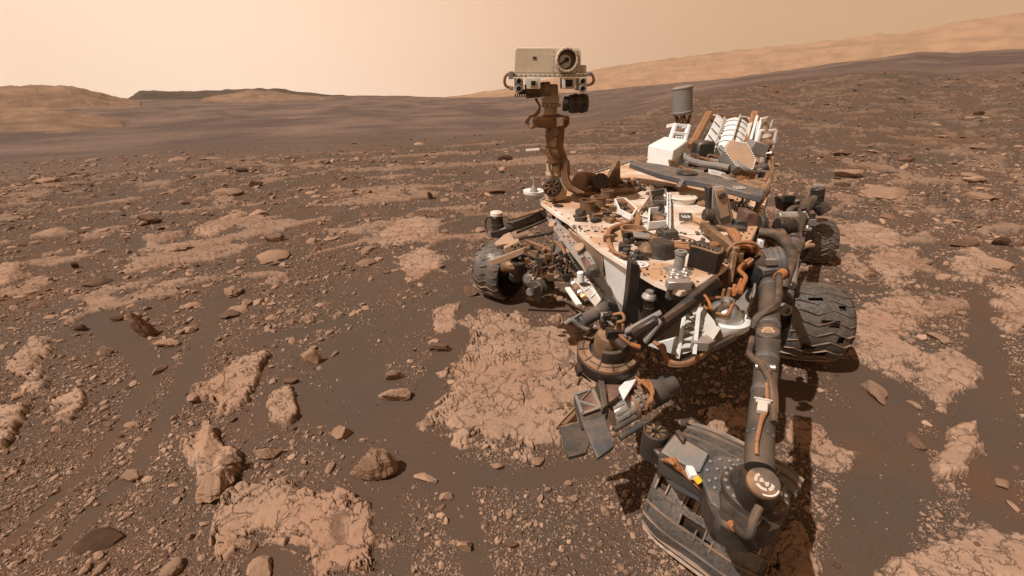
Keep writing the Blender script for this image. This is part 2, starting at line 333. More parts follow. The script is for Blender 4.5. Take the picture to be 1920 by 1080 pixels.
def polydist(X, Y, P):
    d = np.full(X.shape, 1e9); ins = np.zeros(X.shape, bool); n = len(P)
    for i in range(n):
        a = P[i]; b = P[(i + 1) % n]; e = b - a
        wx = X - a[0]; wy = Y - a[1]; t = np.clip((wx * e[0] + wy * e[1]) / (e @ e), 0, 1)
        d = np.minimum(d, np.hypot(wx - e[0] * t, wy - e[1] * t))
        c = ((a[1] > Y) != (b[1] > Y)) & (X < (b[0] - a[0]) * (Y - a[1]) / (b[1] - a[1] + 1e-12) + a[0]); ins ^= c
    return np.where(ins, d, -d)
def terrain(X, Y, detail=True):
    X = np.asarray(X, float); Y = np.asarray(Y, float); sh = X.shape; X = X.ravel(); Y = Y.ravel()
    r = np.hypot(X, Y); az = np.arctan2(X, Y)
    z = far_z(az, r)
    amp = np.clip(r / 10, .25, 1) * np.where(r > 60, np.minimum(r / 60, 4), 1)
    z = z + .05 * fbm(X * .35, Y * .35, 3, 5) * np.clip((r - 1) / 3, 0, 1)
    z = z + .35 * amp * fbm(X * .02, Y * .02, 4, 9) * sstep(25, 140, r)
    n_big = fbm(X * .55 + 3, Y * .55, 4, 31)
    # strike of the bedding: long axis towards the upper right of the photograph on the left, across it on the right
    th = .95 - .80 * sstep(-6, 6, X); ca, sa = np.cos(th), np.sin(th)
    U = X * ca + Y * sa; V = -X * sa + Y * ca
    wx = .10 * noise(X * 2.3, Y * 2.3, 41); wy = .10 * noise(X * 2.3, Y * 2.3, 42)
    fine = fbm(X * 9, Y * 9, 4, 51)
    sand = .006 * fbm(X * 1.7, Y * 1.7, 3, 61) + .0028 * noise(U * 2.5 + 2 * wx, V * 17, 63) * sstep(-.1, .3, noise(X * .9, Y * .9, 64))
    # rock level: slabs read off the photograph, and others further out
    d = np.full(X.shape, -9.0); sid = np.full(X.shape, -1); thk = np.full(X.shape, .04)
    near = (r < 12) & (Y > .5)
    Xn, Yn = X[near], Y[near]; dn = np.full(Xn.shape, -9.0); sn = np.full(Xn.shape, -1); tn = np.full(Xn.shape, .04)
    for k, P in enumerate(POLY):
        lo = P.min(0) - .6; hi = P.max(0) + .6; m = (Xn > lo[0]) & (Xn < hi[0]) & (Yn > lo[1]) & (Yn < hi[1])
        if not m.any(): continue
        q = polydist(Xn[m], Yn[m], P); size = math.sqrt(max(.02, (hi - lo - 1.2).prod())); q = q / (size * .28)
        o = dn[m]; b = q > o; o[b] = q[b]; dn[m] = o; s_ = sn[m]; s_[b] = k; sn[m] = s_; t_ = tn[m]; t_[b] = SLABS[k][1]; tn[m] = t_
    d[near] = dn; sid[near] = sn; thk[near] = tn
    lane = np.full(X.shape, 9.0); ln = lane[near]
    for P, ws in LANEW:
        for i in range(len(P) - 1):
            a, b = P[i], P[i + 1]; e = b - a
            t = np.clip(((Xn - a[0]) * e[0] + (Yn - a[1]) * e[1]) / (e @ e), 0, 1)
            ln = np.minimum(ln, np.hypot(Xn - a[0] - e[0] * t, Yn - a[1] - e[1] * t) / (ws[i] + (ws[i + 1] - ws[i]) * t))
    lane[near] = ln
    lanem = sstep(1.25, .7, lane + .35 * n_big * 1.0 + .12 * fine)
    far = sstep(3.4, 6.0, r)
    pn = .85 * fbm(U * 1.15 + wx * 2, V * 1.5 + wy * 2, 4, 71) + .32 * noise(X * .42, Y * .30, 73)
    pd = (pn - (.25 - .02 * sstep(-4, 4, X))) * 3.2 - (1 - far) * 1.6 - lanem * 2
    use = pd > d; d = np.where(use, pd, d); sid = np.where(use & (pd > -.25), -2, sid); thk = np.where(use, .035 + .02 * np.clip(r / 12, 0, 1), thk)
    f1, ed, cid = voro(U * 3.0 + wx * 6 + .30 * fine, V * 4.6 + wy * 6 + .30 * fine, 81)
    f1b, edb, cidb = voro(X * 15 + wy * 16 + .5 * fine, Y * 15 + wx * 16, 85)
    edge = np.clip(d + .30 * fbm(X * 4.2, Y * 4.2, 4, 91) + .16 * (cidb - .5), -1, 1)
    terr = fbm(U * 1.6, V * 3.6, 4, 95)
    q = terr * 5; terrace = (np.floor(q) + sstep(.62, .95, q - np.floor(q))) / 5
    marg = sstep(.45, .0, d)
    ct = np.minimum(thk, .045)
    rock = thk * (1.05 * sstep(-.16, .16, edge) - .48) + ct * .24 * terrace + ct * .34 * (cid - .5) + ct * (.04 + .35 * marg) * (cidb - .5) + .0013 * fine \
        - ct * .85 * sstep(.05, .0, ed) * sstep(-.4, .4, terr + .4 * n_big) - ct * (.10 + .75 * marg) * sstep(.12, .0, edb) * (cid + .5 * marg > .55)
    k5 = sid == 4
    rock = np.where(k5, rock + .05 * (np.abs(((U * .9 - V * .4) * 9) % 1 - .5) - .2) * sstep(-.2, .3, d), rock)
    fade = sstep(45, 25, r)
    rk = sstep(-.002, .003, rock - sand) * sstep(60, 30, r) * np.where(sid >= 0, 1, .72 - .42 * sstep(5, 20, r))
    zz = np.where(rock > sand, rock, sand)
    zz = zz * fade
    grav = np.clip(.80 + .75 * n_big + .25 * fine, 0, 1) * (1 - lanem) * (1 - .75 * rk)
    out = (z + zz).reshape(sh)
    return out, rk.reshape(sh), grav.reshape(sh), sid.reshape(sh), np.clip(.5 + .5 * fbm(X * .8, Y * 1.4, 3, 99), 0, 1).reshape(sh)
def ground_hit(x, y):                    # where the sight line of the photograph's point meets the land
    a, b, c = ray(x, y); h = math.hypot(a, b)
    t = np.geomspace(.8, 60, 420) / h; z = terrain(a * t, b * t)[0]; k = np.nonzero(CAMH + c * t < z)[0]
    if not len(k): return None
    k = k[0]; 
    if k == 0: return Vector((a * t[0], b * t[0], z[0]))
    g0 = CAMH + c * t[k - 1] - z[k - 1]; g1 = CAMH + c * t[k] - z[k]; u = g0 / (g0 - g1); tt = t[k - 1] + (t[k] - t[k - 1]) * u
    return Vector((a * tt, b * tt, CAMH + c * tt))
def ground_hits(xs, ys):                 # the same for many points at once
    xs = np.asarray(xs, float); ys = np.asarray(ys, float)
    a = (xs - 960) / F; u = (540 - ys) / F; b = CP + u * SP; c = -SP + u * CP; h = np.hypot(a, b)
    az = np.arctan2(a, b); el = c / h
    rr = np.geomspace(.8, 70, 300); best = np.full(xs.shape, np.nan)
    prev = None
    for q in rr:
        g = CAMH + el * q - far_z(az, np.full(xs.shape, q))
        if prev is not None:
            hit = np.isnan(best) & (g <= 0) & (prev > 0); best = np.where(hit, q0 + (q - q0) * prev / (prev - g + 1e-9), best)
        prev = g; q0 = q
    return best * np.sin(az), best * np.cos(az)

# ---------------------------------------------------------------- ground material
def rock_nodes(t, L, vec, c1, c2, c3):
    n1 = N(t, 'ShaderNodeTexNoise', i_2=3.2, i_3=8.0, i_4=.6); L(vec, n1.inputs[0])
    n2 = N(t, 'ShaderNodeTexNoise', i_2=38.0, i_3=6.0, i_4=.7); L(vec, n2.inputs[0])
    a = N(t, 'ShaderNodeMix', data_type='RGBA'); a.inputs[6].default_value = (*c1, 1); a.inputs[7].default_value = (*c2, 1)
    m1 = N(t, 'ShaderNodeMapRange', i_1=.35, i_2=.65); L(n1.outputs[0], m1.inputs[0]); L(m1.outputs[0], a.inputs[0])
    b = N(t, 'ShaderNodeMix', data_type='RGBA'); L(a.outputs[2], b.inputs[6]); b.inputs[7].default_value = (*c3, 1)
    m2 = N(t, 'ShaderNodeMapRange', i_1=.50, i_2=.78, i_3=0, i_4=.6); L(n2.outputs[0], m2.inputs[0]); L(m2.outputs[0], b.inputs[0])
    return b.outputs[2], n2.outputs[0]
def ground_material():
    m = bpy.data.materials.new('martian_ground'); m.use_nodes = True; t = m.node_tree; t.nodes.clear(); L = t.links.new
    out = N(t, 'ShaderNodeOutputMaterial'); b = N(t, 'ShaderNodeBsdfPrincipled'); L(b.outputs[0], out.inputs[0])
    b.inputs['Roughness'].default_value = .95; b.inputs['Specular IOR Level'].default_value = .15
    at = N(t, 'ShaderNodeAttribute', attribute_name='cover'); sp = N(t, 'ShaderNodeSeparateColor'); L(at.outputs[0], sp.inputs[0])
    g = N(t, 'ShaderNodeNewGeometry'); P = g.outputs['Position']
    rc, rn = rock_nodes(t, L, P, (.395, .252, .175), (.315, .198, .135), (.215, .134, .092))
    rt = N(t, 'ShaderNodeMix', data_type='RGBA', blend_type='MIX'); L(rc, rt.inputs[6]); rt.inputs[7].default_value = (.33, .185, .117, 1)
    rm = N(t, 'ShaderNodeMapRange', i_1=.45, i_2=.8, i_3=0, i_4=.55); L(sp.outputs[2], rm.inputs[0]); L(rm.outputs[0], rt.inputs[0])
    # joints and fine cracks in the bedrock, filled with the dark sand
    wn_ = N(t, 'ShaderNodeTexNoise', i_2=5.0, i_3=5.0, i_4=.65); L(P, wn_.inputs[0])
    wa = N(t, 'ShaderNodeVectorMath', operation='MULTIPLY_ADD'); L(wn_.outputs[1], wa.inputs[0]); wa.inputs[1].default_value = (.22, .22, 0); L(P, wa.inputs[2])
    fl = N(t, 'ShaderNodeVectorMath', operation='MULTIPLY'); L(wa.outputs[0], fl.inputs[0]); fl.inputs[1].default_value = (1, 1, 0)
    crk = None
    for sc_c, w_c, th_c in ((4.6, .030, .46), (13.0, .045, .50), (34.0, .05, .55)):
        vc = N(t, 'ShaderNodeTexVoronoi', feature='DISTANCE_TO_EDGE', i_2=sc_c); L(fl.outputs[0], vc.inputs[0])
        mk = N(t, 'ShaderNodeMapRange', i_1=w_c, i_2=w_c * .25); L(vc.outputs['Distance'], mk.inputs[0])
        gt = N(t, 'ShaderNodeTexNoise', i_2=sc_c * .45, i_3=3.0); L(P, gt.inputs[0])
        g2 = N(t, 'ShaderNodeMapRange', i_1=th_c, i_2=th_c + .06); L(gt.outputs[0], g2.inputs[0])
        mm_ = N(t, 'ShaderNodeMath', operation='MULTIPLY'); L(mk.outputs[0], mm_.inputs[0]); L(g2.outputs[0], mm_.inputs[1])
        if crk is None: crk = mm_.outputs[0]
        else:
            mx_ = N(t, 'ShaderNodeMath', operation='MAXIMUM'); L(crk, mx_.inputs[0]); L(mm_.outputs[0], mx_.inputs[1]); crk = mx_.outputs[0]
    rcx = N(t, 'ShaderNodeMix', data_type='RGBA'); ck8 = N(t, 'ShaderNodeMath', operation='MULTIPLY'); L(crk, ck8.inputs[0]); ck8.inputs[1].default_value = .62; L(ck8.outputs[0], rcx.inputs[0]); L(rt.outputs[2], rcx.inputs[6]); rcx.inputs[7].default_value = (.085, .05, .034, 1); rt = rcx
    # sand
    s1 = N(t, 'ShaderNodeTexNoise', i_2=1.1, i_3=6.0, i_4=.6); L(P, s1.inputs[0])
    s2 = N(t, 'ShaderNodeTexNoise', i_2=160.0, i_3=3.0, i_4=.7); L(P, s2.inputs[0])
    sc = N(t, 'ShaderNodeMix', data_type='RGBA'); sc.inputs[6].default_value = (.104, .063, .044, 1); sc.inputs[7].default_value = (.090, .063, .047, 1)
    m1 = N(t, 'ShaderNodeMapRange', i_1=.4, i_2=.62); L(s1.outputs[0], m1.inputs[0]); L(m1.outputs[0], sc.inputs[0])
    sr = N(t, 'ShaderNodeMix', data_type='RGBA'); L(sc.outputs[2], sr.inputs[6]); sr.inputs[7].default_value = (.135, .067, .036, 1)
    s3 = N(t, 'ShaderNodeTexNoise', i_2=.45, i_3=5.0, i_4=.65); L(P, s3.inputs[0])
    m3 = N(t, 'ShaderNodeMapRange', i_1=.54, i_2=.72, i_3=0, i_4=.8); L(s3.outputs[0], m3.inputs[0]); L(m3.outputs[0], sr.inputs[0])
    sg = N(t, 'ShaderNodeMix', data_type='RGBA', blend_type='MULTIPLY', i_0=.55); L(sr.outputs[2], sg.inputs[6])
    mg = N(t, 'ShaderNodeMapRange', i_1=.3, i_2=.7, i_3=.62, i_4=1.38); L(s2.outputs[0], mg.inputs[0]); 
    cg = N(t, 'ShaderNodeCombineColor'); [L(mg.outputs[0], cg.inputs[i]) for i in range(3)]; L(cg.outputs[0], sg.inputs[7])
    # grit too small to build: two sizes of grains
    col = sg.outputs[2]; hts = []
    for sca, lo in ((75.0, .30), (30.0, .50), (6.5, .66)):
        v = N(t, 'ShaderNodeTexVoronoi', i_2=sca); L(P, v.inputs[0])
        d = N(t, 'ShaderNodeMapRange', i_1=.38, i_2=.22); L(v.outputs['Distance'], d.inputs[0])
        sx = N(t, 'ShaderNodeSeparateColor'); L(v.outputs['Color'], sx.inputs[0])
        a = N(t, 'ShaderNodeMath', operation='MULTIPLY_ADD'); L(sp.outputs[1], a.inputs[0]); a.inputs[1].default_value = .95 - lo; a.inputs[2].default_value = -.06
        c = N(t, 'ShaderNodeMath', operation='LESS_THAN'); L(sx.outputs[0], c.inputs[0]); L(a.outputs[0], c.inputs[1])
        k = N(t, 'ShaderNodeMath', operation='MULTIPLY'); L(c.outputs[0], k.inputs[0]); L(d.outputs[0], k.inputs[1])
        if sca < 10:
            cd2 = N(t, 'ShaderNodeVectorMath', operation='LENGTH'); L(P, cd2.inputs[0])
            fm = N(t, 'ShaderNodeMapRange', i_1=7, i_2=12); L(cd2.outputs['Value'], fm.inputs[0])
            k2 = N(t, 'ShaderNodeMath', operation='MULTIPLY'); L(k.outputs[0], k2.inputs[0]); L(fm.outputs[0], k2.inputs[1]); k = k2
        pc = N(t, 'ShaderNodeMix', data_type='RGBA'); pc.inputs[6].default_value = (.19, .12, .083, 1); pc.inputs[7].default_value = (.35, .225, .155, 1); L(sx.outputs[1], pc.inputs[0])
        mx = N(t, 'ShaderNodeMix', data_type='RGBA'); L(k.outputs[0], mx.inputs[0]); L(col, mx.inputs[6]); L(pc.outputs[2], mx.inputs[7]); col = mx.outputs[2]
        if sca > 10: hts.append((k.outputs[0], 1.0 / sca * .35))
    fin = N(t, 'ShaderNodeMix', data_type='RGBA'); L(sp.outputs[0], fin.inputs[0]); L(col, fin.inputs[6]); L(rt.outputs[2], fin.inputs[7])
    # valley floor beyond the local rise: smoother, greyer
    ln = N(t, 'ShaderNodeVectorMath', operation='LENGTH'); L(P, ln.inputs[0])
    fr = N(t, 'ShaderNodeMapRange', i_1=24, i_2=110); L(ln.outputs['Value'], fr.inputs[0])
    f1 = N(t, 'ShaderNodeTexNoise', i_2=.03, i_3=9.0, i_4=.62); 
    st = N(t, 'ShaderNodeVectorMath', operation='MULTIPLY'); L(P, st.inputs[0]); st.inputs[1].default_value = (1, .8, 1); L(st.outputs[0], f1.inputs[0])
    fc = N(t, 'ShaderNodeMix', data_type='RGBA'); fc.inputs[6].default_value = (.092, .061, .052, 1); fc.inputs[7].default_value = (.18, .117, .09, 1)
    fm = N(t, 'ShaderNodeMapRange', i_1=.42, i_2=.62); L(f1.outputs[0], fm.inputs[0]); L(fm.outputs[0], fc.inputs[0])
    f2 = N(t, 'ShaderNodeTexNoise', i_2=.9, i_3=8.0, i_4=.75); L(P, f2.inputs[0])
    fs = N(t, 'ShaderNodeMix', data_type='RGBA', blend_type='MULTIPLY', i_0=.8); L(fc.outputs[2], fs.inputs[6])
    f3 = N(t, 'ShaderNodeMapRange', i_1=.35, i_2=.68, i_3=.7, i_4=1.35); L(f2.outputs[0], f3.inputs[0]); cf = N(t, 'ShaderNodeCombineColor'); [L(f3.outputs[0], cf.inputs[i]) for i in range(3)]; L(cf.outputs[0], fs.inputs[7])
    mf = N(t, 'ShaderNodeMix', data_type='RGBA'); L(fr.outputs[0], mf.inputs[0]); L(fin.outputs[2], mf.inputs[6]); L(fs.outputs[2], mf.inputs[7])
    L(mf.outputs[2], b.inputs['Base Color'])
    hs = N(t, 'ShaderNodeMath', operation='MULTIPLY'); L(rn, hs.inputs[0]); hs.inputs[1].default_value = .0022
    hk = N(t, 'ShaderNodeMath', operation='MULTIPLY_ADD'); L(crk, hk.inputs[0]); hk.inputs[1].default_value = -.005; L(hs.outputs[0], hk.inputs[2]); hr_ = N(t, 'ShaderNodeMath', operation='MULTIPLY'); L(hk.outputs[0], hr_.inputs[0]); L(sp.outputs[0], hr_.inputs[1]); sb = N(t, 'ShaderNodeMath', operation='MULTIPLY_ADD'); L(s2.outputs[0], sb.inputs[0]); sb.inputs[1].default_value = .0016; L(hr_.outputs[0], sb.inputs[2]); h = sb.outputs[0]
    inv = N(t, 'ShaderNodeMath', operation='SUBTRACT'); inv.inputs[0].default_value = 1; L(sp.outputs[0], inv.inputs[1])
    for o_, k_ in hts:
        w = N(t, 'ShaderNodeMath', operation='MULTIPLY'); L(o_, w.inputs[0]); L(inv.outputs[0], w.inputs[1])
        a = N(t, 'ShaderNodeMath', operation='MULTIPLY_ADD'); L(w.outputs[0], a.inputs[0]); a.inputs[1].default_value = k_; L(h, a.inputs[2]); h = a.outputs[0]
    bp = N(t, 'ShaderNodeBump', i_0=.9, i_1=1.0); L(h, bp.inputs['Height']); L(bp.outputs[0], b.inputs['Normal'])
    MAT['martian_ground'] = m; return m
def rock_material(name, c1, c2, c3, rnd=True, strata=True):
    m = bpy.data.materials.new(name); m.use_nodes = True; t = m.node_tree; t.nodes.clear(); L = t.links.new
    out = N(t, 'ShaderNodeOutputMaterial'); b = N(t, 'ShaderNodeBsdfPrincipled'); L(b.outputs[0], out.inputs[0]); b.inputs['Roughness'].default_value = .92; b.inputs['Specular IOR Level'].default_value = .2
    g = N(t, 'ShaderNodeNewGeometry'); c, n = rock_nodes(t, L, g.outputs['Position'], c1, c2, c3)
    oi = N(t, 'ShaderNodeObjectInfo'); mr_ = N(t, 'ShaderNodeMapRange', i_3=.72, i_4=1.12); L(oi.outputs['Random'], mr_.inputs[0])
    sx = N(t, 'ShaderNodeVectorMath', operation='SCALE'); L(c, sx.inputs[0]); L(mr_.outputs[0], sx.inputs['Scale']); L(sx.outputs[0], b.inputs['Base Color'])
    h = n
    if strata:
        tc = N(t, 'ShaderNodeTexCoord'); w = N(t, 'ShaderNodeTexWave', wave_type='BANDS', bands_direction='Z', i_1=3.0, i_2=3.0, i_3=3.0, i_4=2.0); L(tc.outputs['Object'], w.inputs[0])
        a = N(t, 'ShaderNodeMath', operation='MULTIPLY_ADD'); L(w.outputs[1], a.inputs[0]); a.inputs[1].default_value = .35; L(n, a.inputs[2]); h = a.outputs[0]
    bp = N(t, 'ShaderNodeBump', i_0=.7, i_1=.012); L(h, bp.inputs['Height']); L(bp.outputs[0], b.inputs['Normal'])
    MAT[name] = m; return m
ground_material()
rock_material('tan_rock', (.36, .222, .147), (.28, .17, .113), (.19, .115, .077))
rock_material('pebble_stone', (.42, .268, .185), (.31, .195, .135), (.21, .13, .09), strata=False)
rock_material('slope_stone', (.25, .157, .107), (.19, .118, .08), (.13, .08, .055), strata=False)
rock_material('dark_rock', (.11, .056, .033), (.075, .04, .025), (.045, .026, .018))
rock_material('red_rock', (.20, .112, .074), (.15, .084, .056), (.09, .053, .037))

# ---------------------------------------------------------------- ground mesh (and the slabs cut out of the same relief)
def build_ground():
    azs = np.concatenate([np.radians(np.linspace(-180, -64, 30))[:-1], np.radians(np.linspace(-64, 64, 1050)), np.radians(np.linspace(64, 180, 30))[1:-1]])
    dn = np.radians(np.linspace(61, 6.0, 520))
    rs = np.concatenate([[.02, .3, .7, .9], CAMH / np.tan(dn), np.geomspace(18.3, 60, 110), np.geomspace(61, 900, 90)[1:], [1100, 1500, 2200, 3000, 3700]])
    A, Rr = np.meshgrid(azs, rs); X = Rr * np.sin(A); Y = Rr * np.cos(A)
    Z, rk, gr, sid, tint = terrain(X, Y)
    na, nr = len(azs), len(rs)
    V = np.stack([X, Y, Z], -1).reshape(-1, 3)
    i = np.arange(nr - 1)[:, None] * na; j = np.arange(na)[None]; j2 = (j + 1) % na
    Q = np.stack([i + j, i + j2, i + na + j2, i + na + j], -1).reshape(-1, 4)[:, ::-1]
    cov = np.stack([rk.ravel(), gr.ravel(), tint.ravel(), np.ones(V.shape[0])], -1).astype(np.float32)
    fr = rk.ravel()[Q].mean(1); fs = sid.ravel()[Q].max(1)
    def mesh(name, quads):
        use, inv = np.unique(quads, return_inverse=True); me = bpy.data.meshes.new(name)
        me.vertices.add(len(use)); me.vertices.foreach_set('co', V[use].astype(np.float32).ravel())
        me.loops.add(quads.size); me.loops.foreach_set('vertex_index', inv.astype(np.int32).ravel())
        me.polygons.add(len(quads)); me.polygons.foreach_set('loop_start', np.arange(0, quads.size, 4, dtype=np.int32)); me.polygons.foreach_set('loop_total', np.full(len(quads), 4, np.int32))
        me.update(calc_edges=True); me.polygons.foreach_set('use_smooth', np.ones(len(quads), bool))
        at = me.color_attributes.new('cover', 'FLOAT_COLOR', 'POINT'); at.data.foreach_set('color', cov[use].ravel())
        me.materials.append(MAT['martian_ground']); o = bpy.data.objects.new(name, me); COL.objects.link(o); return o
    own = np.where((fr > .45) & (fs >= 0), fs, -1)
    for k in range(len(SLABS)):          # a slab is one piece: crumbs broken off it stay with the ground
        idx = np.nonzero(own == k)[0]
        if not len(idx): continue
        q = Q[idx]; use, inv = np.unique(q, return_inverse=True); inv = inv.reshape(-1, 4); lab = np.arange(len(use))
        for _ in range(400):
            m_ = lab[inv].min(1); new = lab.copy(); np.minimum.at(new, inv.ravel(), np.repeat(m_, 4)); new = new[new]
            if (new == lab).all(): break
            lab = new
        fl_ = lab[inv[:, 0]]; vals, cnt = np.unique(fl_, return_counts=True); own[idx[fl_ != vals[cnt.argmax()]]] = -1
    g = mesh('ground', Q[own < 0]); g['kind'] = 'structure'; g['label'] = 'dark brown sand and grit with pale bedrock running to the horizon'
    for k, s in enumerate(SLABS):
        q = Q[own == k]
        if len(q) < 30: continue
        o = mesh('bedrock_slab', q); o['label'] = s[2]; o['category'] = 'bedrock slab'; o['group'] = 'flat bedrock slabs in the sand'; o['kind'] = 'thing'
    return g
build_ground()
print('ground', round(time.time() - T0, 1))

# ---------------------------------------------------------------- far land
def ridge(name, prof, r0, rc, r1, mat, seed, amp, label, n=420, m=34, gul=1.0):
    az, el = table(prof); a = np.linspace(az[0], az[-1], n); e = np.interp(a, az, el)
    zc = CAMH + np.tan(e) * rc; rs = np.concatenate([np.linspace(r0, rc, m), np.linspace(rc, r1, 9)[1:]])
    A, Rr = np.meshgrid(a, rs); Zc = np.broadcast_to(zc, A.shape)
    zb = far_z(A, Rr) - .004 * rc
    t = np.where(Rr <= rc, (Rr - r0) / (rc - r0), 1 - (Rr - rc) / (r1 - rc)); X = Rr * np.sin(A); Y = Rr * np.cos(A)
    k = 1 / (rc * .05)
    g = 1 - np.abs(fbm(X * k * .55 * gul, Y * k * .55, 5, seed)); 
    tq = np.clip(t + .05 * fbm(A * 16, Rr * k * .3, 3, seed + 2), 0, 1); lv = tq * 5; tq = np.where(np.clip(t, 0, 1) > .92, tq, .6 * tq + .4 * (np.floor(lv) + sstep(.3, .9, lv - np.floor(lv))) / 5)
    tq = np.where(t > .96, np.clip(t, 0, 1), tq); Z = zb + (Zc - zb) * np.clip(tq, 0, 1) ** 1.15 + amp * (g - .8) * np.sin(np.pi * np.clip(t, 0, 1)) + amp * .35 * fbm(X * k * 2, Y * k * 2, 4, seed + 5) * t
    V = np.stack([X, Y, Z], -1).reshape(-1, 3); na, nr = len(a), len(rs)
    i = np.arange(nr - 1)[:, None] * na; j = np.arange(na - 1)[None]
    Q = np.stack([i + j + na, i + j + 1 + na, i + j + 1, i + j], -1).reshape(-1, 4)
    me = bpy.data.meshes.new(name); me.from_pydata(V.tolist(), [], Q.tolist()); me.polygons.foreach_set('use_smooth', [True] * len(me.polygons)); me.materials.append(mat)
    o = bpy.data.objects.new(name, me); COL.objects.link(o); o['kind'] = 'structure'; o['label'] = label; return o
def hill_mat(name, c1, c2, sc):
    m = bpy.data.materials.new(name); m.use_nodes = True; t = m.node_tree; b = t.nodes['Principled BSDF']; b.inputs['Roughness'].default_value = 1; b.inputs['Specular IOR Level'].default_value = 0
    g = N(t, 'ShaderNodeNewGeometry'); v = N(t, 'ShaderNodeVectorMath', operation='MULTIPLY'); t.links.new(g.outputs['Position'], v.inputs[0]); v.inputs[1].default_value = (1, 1, 4)
    n = N(t, 'ShaderNodeTexNoise', i_2=sc, i_3=9.0, i_4=.62); t.links.new(v.outputs[0], n.inputs[0])
    r = N(t, 'ShaderNodeMapRange', i_1=.4, i_2=.62); t.links.new(n.outputs[0], r.inputs[0])
    x = N(t, 'ShaderNodeMix', data_type='RGBA'); x.inputs[6].default_value = (*c1, 1); x.inputs[7].default_value = (*c2, 1); t.links.new(r.outputs[0], x.inputs[0]); t.links.new(x.outputs[2], b.inputs[0]); return m
ridge('dusty_hill', [(-260, 175), (-100, 166), (0, 161), (60, 158.5), (100, 160), (130, 161), (170, 169), (200, 178), (235, 184), (262, 190)], 420, 620, 800, hill_mat('hill_tan', (.27, .17, .115), (.17, .108, .077), .03), 3, 4.5, 'rounded orange brown hill on the skyline', n=300)
ridge('near_knoll', [(-260, 215), (0, 210), (60, 206), (120, 208), (180, 216), (225, 226), (250, 236)], 150, 240, 340, hill_mat('knoll_tan', (.25, .16, .11), (.16, .105, .077), .08), 8, .8, 'low pale knoll on the valley floor in front of the hill', n=240)
ridge('mesa', [(232, 192), (246, 181), (262, 170), (300, 170), (345, 171), (395, 170), (440, 167.5), (490, 165), (520, 166), (570, 173), (625, 178), (700, 183), (760, 190)], 800, 960, 1400, hill_mat('mesa_dark', (.06, .047, .042), (.10, .07, .058), .02), 13, 4.0, 'long dark flat topped mesa on the skyline', n=320, gul=2)
ridge('tan_ridge', [(360, 190), (395, 182), (440, 173), (468, 167.5), (510, 171), (560, 178), (620, 182), (680, 183), (780, 186), (830, 190)], 500, 700, 820, hill_mat('ridge_tan', (.27, .172, .117), (.16, .102, .074), .04), 23, 3.0, 'pale tan ridge in front of the dark mesa', n=300)
ridge('crater_rim', [(760, 193), (800, 187), (860, 179), (950, 166), (1030, 148), (1110, 132), (1170, 121), (1240, 112), (1310, 103), (1380, 94), (1460, 86), (1510, 82), (1560, 76), (1605, 71), (1645, 61), (1665, 66), (1690, 64), (1740, 53), (1785, 42), (1850, 34), (1910, 25), (2000, 18), (2300, 10)], 1700, 3000, 3600, hill_mat('rim_haze_orange', (.40, .232, .145), (.29, .17, .105), .006), 33, 13.0, 'hazy orange crater rim climbing towards the corner of the sky', n=620, m=44, gul=1.6)  # part of the orange haze is put into the rim colour

# the dusty air
hz = M(); hz.box((0, 0, 150), (3750, 0, 0), (0, 3750, 0), (0, 0, 370))
hm = bpy.data.materials.new('dusty_air'); hm.use_nodes = True; t = hm.node_tree; t.nodes.clear()
pv = N(t, 'ShaderNodeVolumePrincipled'); ho = N(t, 'ShaderNodeOutputMaterial'); t.links.new(pv.outputs[0], ho.inputs['Volume'])
pv.inputs['Color'].default_value = (.93, .70, .50, 1); pv.inputs['Density'].default_value = .00016
h_o = hz.out('haze', hm); h_o['kind'] = 'stuff'; h_o['label'] = 'dusty tan air fading the far land'
print('land', round(time.time() - T0, 1))
# ================================================================ ROCKS AND PEBBLES
import bmesh
def ico(sub):
    bm = bmesh.new(); bmesh.ops.create_icosphere(bm, subdivisions=sub, radius=1.0)
    v = np.array([x.co[:] for x in bm.verts]); f = [[q.index for q in p.verts] for p in bm.faces]; bm.free(); return v, f
ICO = {k: ico(k) for k in (1, 2, 3, 4, 5)}
def rock_verts(seed, sub=3, cuts=14, strata=0.0, rough=.06, flat=0.0, point=0.0):
    rg = np.random.RandomState(seed); v, f = ICO[sub]; v = v.copy()
    for i in range(cuts):
        n = rg.normal(size=3); n /= np.linalg.norm(n); d = rg.uniform(.5, .88); s = v @ n - d; v -= np.outer(np.maximum(s, 0), n)
    if flat: v[:, 2] = np.minimum(v[:, 2], flat)
    if point:
        k = 1 - point * sstep(-.2, 1, v[:, 0]); v[:, 1] *= k; v[:, 2] *= k * .5 + .5
    ox, oy = rg.uniform(0, 90, 2)
    if strata:
        tl = v[:, 2] + .10 * v[:, 0]; ph = (tl * 4.2 + .5 * noise(v[:, 0] * 1.5 + ox, v[:, 1] * 1.5, 5)); s = np.floor(ph)
        h = _h(s, s * 0, seed % 97) ; e = np.abs((ph - s) - .5) * 2
        v[:, :2] *= (1 - strata * (h * .8 + .5 * sstep(.75, 1, e)))[:, None]
    if rough:
        n = fbm(v[:, 0] * 2.6 + ox + v[:, 2], v[:, 1] * 2.6 + oy - v[:, 2] * 1.7, 4, seed % 50); v *= (1 + rough * n)[:, None]
    m = np.abs(v).max(0); return v / m, f
def rock_obj(name, mat, loc, dims, rot, seed, **kw):
    v, f = rock_verts(seed, **kw); v = v * (np.array(dims) / 2)
    me = bpy.data.meshes.new(name); me.from_pydata(v.tolist(), [], f); me.materials.append(MAT[mat])
    me.polygons.foreach_set('use_smooth', [True] * len(me.polygons)); me.set_sharp_from_angle(angle=math.radians(28))
    o = bpy.data.objects.new(name, me); COL.objects.link(o); o.location = loc; o.rotation_euler = rot; return o
